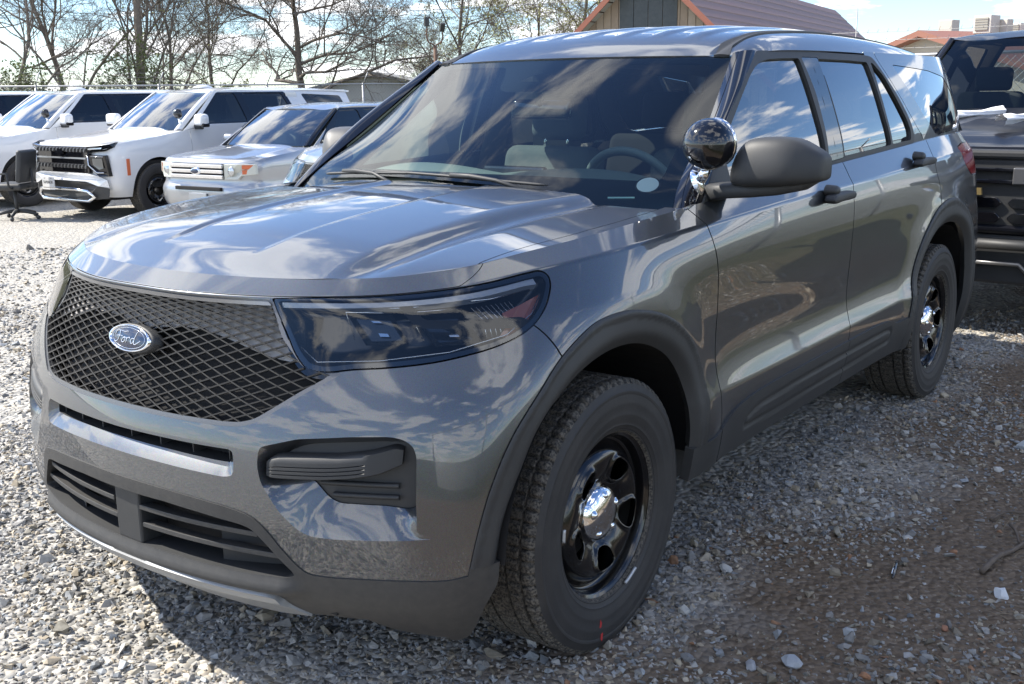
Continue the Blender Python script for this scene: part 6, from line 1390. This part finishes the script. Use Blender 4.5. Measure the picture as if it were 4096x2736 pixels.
for px,d,H,sd,lab,kw in ((30,38,6.5,3,'dark bare tree at the left edge of the picture',dict(nb=(10,6,6,5,5),fork=.15,spread=(55,45,45,45,45))),(300,44,8.5,5,'slim bare tree behind the white SUVs, left of the wooden pole',dict(nb=(9,6,6,5,5),spread=(30,38,40,45,45),fork=.10)),
      (505,42,7.0,8,'many-stemmed bare tree beside the wooden pole',dict(nb=(9,6,6,5,5),spread=(30,36,42,45,45),fork=.03,ratio=(.95,.62,.55,.5,.5))),(655,50,7.0,9,'leaning bare tree right of the wooden pole, partly greening',dict(nb=(9,6,6,5,5),spread=(40,40,42,45,45),fork=.06,ratio=(.85,.60,.55,.5,.5))),(880,58,7.5,14,'thin pale bare tree left of the broad bare tree',dict(nb=(9,6,5,5,5),spread=(32,40,42,45,45),fork=.10))):
    kw.setdefault('ratio',(.70,.58,.54,.5,.5))
    tree('bare_tree',lab,at_base(px,d),H,sd,M_BARK if px!=880 else M_BARK2,'bare trees behind the fence',levels=5,leaf=M_BUD if px in (655,880,505) else None,nleaf=1800 if px in (655,880,505) else 0,lsize=.05,r0=.016,**kw)
for px,d,H,sd,lab,n in ((1835,48,6.8,21,'budding yellow green tree right of the double floodlight pole',9000),(2085,56,6.5,22,'budding tree just left of the barn gable',7000),(2310,62,9.0,23,'green tip of a tree showing over the barn roof edge',6000),(1660,60,4.0,24,'small budding tree left of the floodlight pole',3000)):
    tree('budding_tree',lab,at_base(px,d),H,sd,M_BARK2,'budding trees by the barn',leaf=M_BUD,nleaf=n,lsize=.05,levels=5,nb=(9,6,6,5,5),spread=(38,42,42,45,45),fork=.10,ratio=(.75,.58,.54,.5,.5),r0=.018)
for px,d,H,sd,lab in ((20,34,1.9,31,'leafy green shrub at the far left behind the fence'),(215,36,1.5,32,'leafy green shrub right of the leftmost shrub'),(640,40,2.6,33,'green shrub below the leaning bare tree'),(395,39,1.3,34,'low green shrub between the slim trees'),(1010,44,1.5,35,'low green shrub left of the broad bare tree'),(850,42,1.5,36,'low yellowish shrub behind the large white SUV')):
    tree('shrub',lab,at_base(px,d),H,sd,M_BARK,'shrubs along the back fence',leaf=M_LEAF if px<700 else M_BUD,nleaf=2600,lsize=.055,levels=4,nb=(12,6,5,4),spread=(42,45,45,45),fork=.05,ratio=(.8,.6,.55,.5),r0=.02)
# ---------------------------------------------------------------- chain-link fences
M_GALV=mat('galvanised_steel',(.40,.41,.42),.45,.75,var=(6,.3,(.30,.31,.32)))
M_WIRE=mat('wire_steel',(.28,.28,.28),.5,.7)
def fence(name,label,pts,h,arm=(0,0),pitch=.06,wire=.0022,every=3.0,wires=3,mesh=True):
    a,b=[Vector(p) for p in pts]; n=max(1,int(round((b-a).length/every))); root=empty(name,label,'fence',a); u=(b-a).normalized(); Lh=(b-a).length; inv=Vector(a)
    P=lambda s,z:Vector((u.x*s,u.y*s,u.z*s+z)); av=Vector((arm[0],arm[1],.34))
    for i in range(n+1):
        s=Lh*i/n; p=MB().tube([P(s,0),P(s,h+.03)],.030,10).build('post',M_GALV,root)
        if wires: MB().tube([P(s,h),P(s,h)+av],.014,6).build('barb_arm',M_GALV,p)
    MB().tube([P(0,h),P(Lh,h)],.021,8).build('top_rail',M_GALV,root)
    for k in range(wires):
        q=av*((k+1)/wires*.95); mb=MB()
        ps=[P(Lh*i/(n*4),h)+q-Vector((0,0,.02*math.sin(math.pi*(i%4)/4))) for i in range(n*4+1)]; mb.tube(ps,.0040,4,False)
        for i in range(int(Lh/.14)):
            c=P(i*.14+.05,h)+q; mb.tube([c-Vector((.01,.006,.022)),c+Vector((.008,.0,.022))],.0026,3,False)
        mb.build('barbed_wire',M_WIRE,root,fix=False)
    if mesh:
        V=[];F=[]; m_=int(Lh/pitch)
        for sg in (1,-1):
            for k in range(-int(h/pitch)-1,m_+int(h/pitch)+1):
                s0=k*pitch; s1=s0+sg*h; z0,z1=0.02,h
                A=[(s0,z0),(s1,z1)]
                if max(s0,s1)<0 or min(s0,s1)>Lh: continue
                def cl(s,z):
                    return s,z
                lo,hi=0,1
                d=s1-s0
                for lim,ge in ((0,True),(Lh,False)):
                    tt=(lim-s0)/d
                    if (d>0)==ge: lo=max(lo,tt)
                    else: hi=min(hi,tt)
                if hi<=lo: continue
                p,q=P(s0+d*lo,z0+(z1-z0)*lo),P(s0+d*hi,z0+(z1-z0)*hi); o=len(V); nn=u.cross(Vector((0,0,1)))*wire; tz=Vector((0,0,wire))
                V+=[tuple(p+tz),tuple(p+nn-tz),tuple(p-nn-tz),tuple(q+tz),tuple(q+nn-tz),tuple(q-nn-tz)]; F+=[(o,o+1,o+4,o+3),(o+1,o+2,o+5,o+4),(o+2,o,o+3,o+5)]
        f=MB().add(V,F).build('chain_link',M_GALV,root,fix=False); f['kind']='stuff'
    return root
A=W(-420,372,25); B=W(2100,292,36); A.z=zg1(A.x,A.y); B.z=zg1(B.x,B.y)
fence('chain_link_fence','galvanised chain-link fence with barbed wire behind the parked vehicles',(A,B),2.05,arm=(.20,.02),pitch=.10,wire=.003,every=3.4)
fence('chain_link_fence','chain-link fence with barbed wire along the grass verge beside the grey SUV',((3.75,-5.0,0),(3.75,16.5,0)),1.85,arm=(-.22,0),pitch=.065,wire=.0028,every=3.0)
C1=W(3180,355,15.5); C2=W(4500,335,12.5); C1.z=C2.z=0
fence('chain_link_fence','barbed-wire topped fence behind the black pickup, under the rooftop units',(C1,C2),1.90,arm=(.10,-.15),pitch=.10,wire=.003,every=5.5)
# ---------------------------------------------------------------- poles
v=W(1742,250,34); v.z=zg1(v.x,v.y); root=empty('floodlight_pole','rusty pole with two box floodlights on curved arms','light pole',v); hh=W(1742,182,34).z-v.z
rust=mat('rusty_steel',(.14,.085,.06),.8,.2)
MB().tube([(0,0,0),(0,0,hh)],.055,10).build('pole',rust,root)
ru,rv=Vector(rt),Vector((0,0,1))
for sx,dz in ((-1,.66),(1,.50)):
    P=[ru*0+rv*(hh-.05),ru*(sx*.05)+rv*(hh+.02),ru*(sx*.19)+rv*(hh+.09),ru*(sx*.25)+rv*(hh+.25),ru*(sx*.24)+rv*(hh+dz-.1)]; a=MB().tube(smooth_poly(np.array([tuple(q) for q in P]),4,False),.025,8).build('curved_arm',rust,root)
    c=ru*(sx*.25)+rv*(hh+dz+.05); MB().box((-.10 if sx<0 else -.05,-.07,-.14),(.10 if sx<0 else .05,.07,.14),Matrix.Translation(c)@Matrix.Rotation(R(-37),4,'Z')@Matrix.Rotation(R(0 if sx<0 else 35),4,'Y')).build('floodlight',M_PLAST,a,bevel=.01)
v=W(562,355,40); v.z=zg1(v.x,v.y); t_=W(531,-260,40)-v
o=MB().tube([(0,0,0),tuple(t_*.5),tuple(t_)],[.16,.145,.13],12).build('utility_pole',mat('weathered_pole_wood',(.20,.165,.125),.9,var=(4,.3,(.14,.115,.09)))); o.location=v; tag(o,'weathered wooden utility pole among the bare trees','utility pole')
v=W(3424,150,30); v.z=0; o=MB().tube([(0,0,0),(0,0,W(3424,12,30).z)],[.03,.012],6).build('antenna_mast',M_WIRE); o.location=v; tag(o,'thin antenna mast standing beside the barn roof','mast')
for k,(y0,y1,d) in enumerate(((32,8,41),(60,44,43))):
    a=W(-300,y0,d); b=W(2300,y1,d+4); mid=(a+b)/2-Vector((0,0,.35)); o=MB().tube([a,a.lerp(mid,.5)-Vector((0,0,.1)),mid,b.lerp(mid,.5)-Vector((0,0,.1)),b],.012,5,False).build('overhead_cable',M_WIRE,fix=False); tag(o,('upper' if k==0 else 'lower')+' overhead cable crossing the sky at left','cable',group='overhead cables')
# ---------------------------------------------------------------- barn
def barn():
    a=W(2599,-156,40); b=W(3340,60,68.5); zr=a.z; b.z=zr; ax_=(b-a); Lb=ax_.length; ax_.normalize(); pd=Vector((ax_.y,-ax_.x,0))      # pd: towards the viewer's right
    if pd.dot(Vector(rt))<0: pd=-pd
    base=Vector((a.x,a.y,zg1(a.x,a.y))); root=empty('barn','tan board barn with brown metal roof and grey gable vent','barn',base)
    h=zr-base.z; hw=4.6; drop=4.3; P=lambda s,w,z:ax_*s+pd*w+Vector((0,0,z))
    tan_=[mat('tan_board_%d'%k,c,.85,var=(5,.35,tuple(q*.8 for q in c)),bump=(40,.3,.004)) for k,c in enumerate(((.50,.385,.275),(.44,.33,.235),(.54,.425,.315)))]
    nb=30
    MB().add([tuple(P(.06,-hw,0)),tuple(P(.06,hw,0)),tuple(P(.06,hw,h-drop)),tuple(P(.06,0,h-.05)),tuple(P(.06,-hw,h-drop))],[(0,1,2,3,4)]).build('gable_wall',mat('dark_gap',(.06,.045,.035),.9),root,fix=False)
    for k in range(nb):
        w0=-hw+2*hw*k/nb+.012; w1=-hw+2*hw*(k+1)/nb-.012; z0=h-drop*abs(w0)/hw-.06; z1=h-drop*abs(w1)/hw-.06; zb=0
        V=[P(.0,w0,zb),P(.0,w1,zb),P(.0,w1,z1),P(.0,w0,z0),P(.05,w0,zb),P(.05,w1,zb),P(.05,w1,z1),P(.05,w0,z0)]
        MB().add([tuple(v) for v in V],[(0,1,2,3),(4,7,6,5),(0,3,7,4),(3,2,6,7),(2,1,5,6),(1,0,4,5)]).build('wall_board',tan_[(k*7)%3],root)
    # vent: grey weathered planks in a frame
    gw=1.18; z0=h-2.42; z1=h-1.1
    vt=MB().box((0,0,0),(1,1,1)); 
    gp=mat('grey_vent_planks',(.085,.095,.095),.85,var=(7,.3,(.13,.14,.14)))
    for k in range(4):
        w0=-gw+.02+2*gw*k/4*.98; w1=w0+2*gw/4*.94; V=[P(-.05,w0,z0),P(-.05,w1,z0),P(-.05,w1,z1),P(-.05,w0,z1),P(-.01,w0,z0),P(-.01,w1,z0),P(-.01,w1,z1),P(-.01,w0,z1)]
        MB().add([tuple(v) for v in V],[(0,1,2,3),(4,7,6,5),(0,3,7,4),(3,2,6,7),(2,1,5,6),(1,0,4,5)]).build('vent_plank',gp,root)
    V=[P(-.06,-gw-.1,z0-.24),P(-.06,gw+.1,z0-.24),P(-.06,gw+.1,z0-.02),P(-.06,-gw-.1,z0-.02),P(-.0,-gw-.1,z0-.24),P(-.0,gw+.1,z0-.24),P(-.0,gw+.1,z0-.02),P(-.0,-gw-.1,z0-.02)]
    MB().add([tuple(v) for v in V],[(0,1,2,3),(4,7,6,5),(0,3,7,4),(3,2,6,7),(2,1,5,6),(1,0,4,5)]).build('vent_sill',tan_[2],root)
    rm=[mat('brown_roof_metal_%d'%k,c,.5,.15,var=(4,.3,tuple(q*.85 for q in c))) for k,c in enumerate(((.20,.105,.085),(.215,.115,.095),(.185,.098,.08)))]; trim=mat('red_brown_trim',(.36,.135,.085),.5,.1); sof=mat('white_soffit',(.55,.55,.53),.7)
    oh=.6; sl=math.hypot(hw+.5,drop*(hw+.5)/hw)
    for sg in (1,-1):
        n=13
        for k in range(n):
            t0,t1=k/n,(k+1)/n; w0,w1=sg*(hw+.5)*t0,sg*(hw+.5)*t1; zz0,zz1=h+.10-drop*(hw+.5)/hw*t0,h+.10-drop*(hw+.5)/hw*t1; up2=.03
            V=[P(-oh,w0,zz0),P(Lb,w0,zz0),P(Lb,w1,zz1+.035),P(-oh,w1,zz1+.035),P(-oh,w0,zz0-.03),P(Lb,w0,zz0-.03),P(Lb,w1,zz1-.0),P(-oh,w1,zz1-.0)]
            MB().add([tuple(v) for v in V],[(0,1,2,3),(4,7,6,5),(0,3,7,4),(3,2,6,7),(2,1,5,6),(1,0,4,5)]).build('roof_course',rm[(k*5+(sg>0))%3],root)
        e0,e1=(hw+.5)*sg,h+.10-drop*(hw+.5)/hw
        V=[P(-oh-.03,0,h+.16),P(-oh-.03,e0,e1+.05),P(-oh-.03,e0,e1-.22),P(-oh-.03,0,h-.12),P(-oh+.02,0,h+.16),P(-oh+.02,e0,e1+.05),P(-oh+.02,e0,e1-.22),P(-oh+.02,0,h-.12)]
        MB().add([tuple(v) for v in V],[(0,1,2,3),(4,7,6,5),(0,3,7,4),(3,2,6,7),(2,1,5,6),(1,0,4,5)]).build('barge_board',trim,root)
        ns=14
        for k in range(ns):
            t0,t1=k/ns+.004,(k+1)/ns-.004; q=lambda t:(e0*t,h-.06-(drop*(hw+.5)/hw)*t)
            (w0,y0),(w1,y1)=q(t0),q(t1); MB().add([tuple(P(-oh,w0,y0)),tuple(P(0,w0,y0)),tuple(P(0,w1,y1)),tuple(P(-oh,w1,y1))],[(0,1,2,3)]).build('soffit_board',sof,root,fix=False)
        V=[P(.03,sg*hw,0),P(Lb-.5,sg*hw,0),P(Lb-.5,sg*hw,h-drop),P(.03,sg*hw,h-drop)]; MB().add([tuple(v) for v in V],[(0,1,2,3)]).build('side_wall',tan_[0],root,fix=False)
    MB().add([tuple(P(Lb-.4,-hw,0)),tuple(P(Lb-.4,hw,0)),tuple(P(Lb-.4,hw,h-drop)),tuple(P(Lb-.4,0,h)),tuple(P(Lb-.4,-hw,h-drop))],[(0,1,2,3,4)]).build('far_wall',tan_[1],root,fix=False)
barn()
def shed(name,label,cat,c,w,l,hw_,hr,wallm,roofm,rot=0):
    root=empty(name,label,cat,c,rot)
    MB().add([(-w,0,0),(w,0,0),(w,0,hw_),(0,0,hr),(-w,0,hw_)],[(0,1,2,3,4)]).build('gable_wall',wallm,root,fix=False); MB().add([(-w,l,0),(w,l,0),(w,l,hw_),(0,l,hr),(-w,l,hw_)],[(0,1,2,3,4)]).build('far_wall',wallm,root,fix=False)
    for sg in (1,-1):
        MB().add([(sg*w,0,0),(sg*w,l,0),(sg*w,l,hw_),(sg*w,0,hw_)],[(0,1,2,3)]).build('side_wall',wallm,root,fix=False)
        k=(hr-hw_)/w; V=[(0,-.4,hr+.08),(0,l+.4,hr+.08),(sg*(w+.4),l+.4,hw_-.4*k+.08),(sg*(w+.4),-.4,hw_-.4*k+.08)]; MB().add(V+[(a,b,z-.16) for a,b,z in V],[(0,1,2,3),(4,7,6,5),(0,3,7,4),(3,2,6,7),(2,1,5,6),(1,0,4,5)]).build('roof_slope',roofm,root)
    return root
# grey-roofed house behind the wagon, brown-roofed building behind the pickup
p=W(1490,292,62); b=W(1650,365,62); shed('house','pale house with grey roof half hidden behind the broad bare tree','house',(p.x,p.y,-.3),4.2,11,1.9,p.z+.3,mat('pale_siding',(.50,.50,.48),.8),mat('grey_shingles',(.26,.26,.25),.9,bump=(30,.4,.01)),R(35))
p=W(3715,134,30); br=shed('low_building','low building with red-brown roof edge behind the black pickup','building',(p.x,p.y,0),5.5,12,p.z-1.5,p.z,mat('cream_wall',(.52,.47,.38),.8),mat('red_brown_roof',(.26,.115,.08),.6),R(-28))
def hvac(px,py,w,h_,d,label,fan):
    c=W(px,py,d); k=d/4303.5; ww,hh_=w*k,h_*k; root=empty('rooftop_unit',label,'air conditioner',c,R(-20),'rooftop units behind the pickup'); body=mat('unit_enamel_%d'%px,(.60,.58,.53) if fan else (.56,.53,.46),.6,var=(4,.3,(.48,.46,.41)))
    MB().box((-ww/2,0,0),(ww/2,ww*.8,hh_)).build('cabinet',body,root,bevel=.02)
    if fan:
        MB().box((-ww*.36,-.03,hh_*.16),(ww*.36,.0,hh_*.86)).build('coil_grille',mat('coil_%d'%px,(.30,.29,.25),.7),root)
        for q in range(5): MB().box((-ww*.36,-.04,hh_*(.2+.14*q)),(ww*.36,-.03,hh_*(.21+.14*q))).build('grille_wire',M_GALV,root)
    for sx in (-.4,.4): MB().box((ww*sx-.04,.05,-.25),(ww*sx+.04,ww*.7,0)).build('support_rail',rust,root)
for a in ((3778,140,62,58,34,'beige rooftop unit left of the others, above the red-brown roof edge',False),(3925,134,78,70,30,'rooftop unit with a large square coil, second from left',True),(4002,137,52,58,30,'white rooftop unit right of the square coil one',False),(4058,140,48,46,32,'rooftop unit nearest the right edge',True),(4130,140,60,66,30,'rooftop unit cut by the right edge',True)): hvac(*a)
p=W(3880,146,31); q=MB().box((-.3,0,-.12),(4.2,3.2,.0)).build('unit_platform',rust); q.location=p; q.rotation_euler=(0,0,R(37)); tag(q,'flat rusty platform carrying the rooftop units','platform')
post=MB().box((-.1,.2,-4),(.1,.4,-.12)).box((3.8,.2,-4),(4.0,.4,-.12)).build('platform_post',rust,q)
# ---------------------------------------------------------------- office chair left in the lot
def office_chair():
    g=Vector((-13.32,6.22,0)); g.z=zg1(g.x,g.y); root=empty('office_chair','black swivel office chair standing beside the left white SUV','chair',g,R(-60))
    MB().tube([(0,0,.09),(0,0,.44)],.028,12).build('gas_lift',M_PLAST,root)
    for k in range(5):
        a=PI2*k/5+.3; c,s_=math.cos(a),math.sin(a); l=MB().tube([(0,0,.13),(c*.16,s_*.16,.115),(c*.33,s_*.33,.075)],[.034,.028,.02],8).build('leg',M_PLAST,root)
        MB().lathe([(0,.022),(.026,.022),(.03,.01),(.03,-.01),(.026,-.022),(0,-.022)],14,Matrix.Translation((c*.335,s_*.335,.032))@Matrix.Rotation(a,4,'Z')@Matrix.Rotation(R(90),4,'X')).build('caster',M_PLAST,l)
    rounded_box('seat',(0,0,.50),(.52,.50,.10),M_PLAST,root,(0,0,0),.045); rounded_box('backrest',(.05,.25,.80),(.46,.09,.48),M_PLAST,root,(R(-8),0,0),.04)
    MB().tube([(0,.15,.46),(0,.30,.50),(0,.29,.75)],.02,8).build('back_bracket',M_PLAST,root)
    for sx in (-1,1): MB().tube([(sx*.25,.12,.48),(sx*.31,.10,.50),(sx*.31,.08,.70),(sx*.31,-.14,.70)],.018,8).build('armrest',M_PLAST,root)
office_chair()
# ---------------------------------------------------------------- parked vehicles
TA=big_suv(); TA.location=(-12.65,6.66,zg1(-12.65,7.5)-.0); TA['label']='white SUV with paper plate and black grille, directly left of the silver wagon'
TB=copy_tree(TA); TB.location=(-15.95,6.42,zg1(-15.95,7.5)); TB['label']='white SUV second from the silver wagon, behind the office chair'
TC=copy_tree(TA); TC.location=(-19.3,6.2,zg1(-19.3,7.5)); TC['label']='white SUV at the left edge, only roof and side window showing'
WG=wagon(); WG.location=(-9.84,6.93,zg1(-9.84,7.5)-.06); WG.rotation_euler=(0,0,.08)
PK=pickup(); PK.location=(.665,4.55,.03); papers()
S2=copy_tree(SUV,swap={'grey_metallic_paint':M_SILVER}); S2.location=(-3.0,3.66,0); S2['label']='silver SUV with mesh grille, mostly hidden behind the grey SUV windscreen'; S2['category']='SUV'; S2.name='silver_suv'
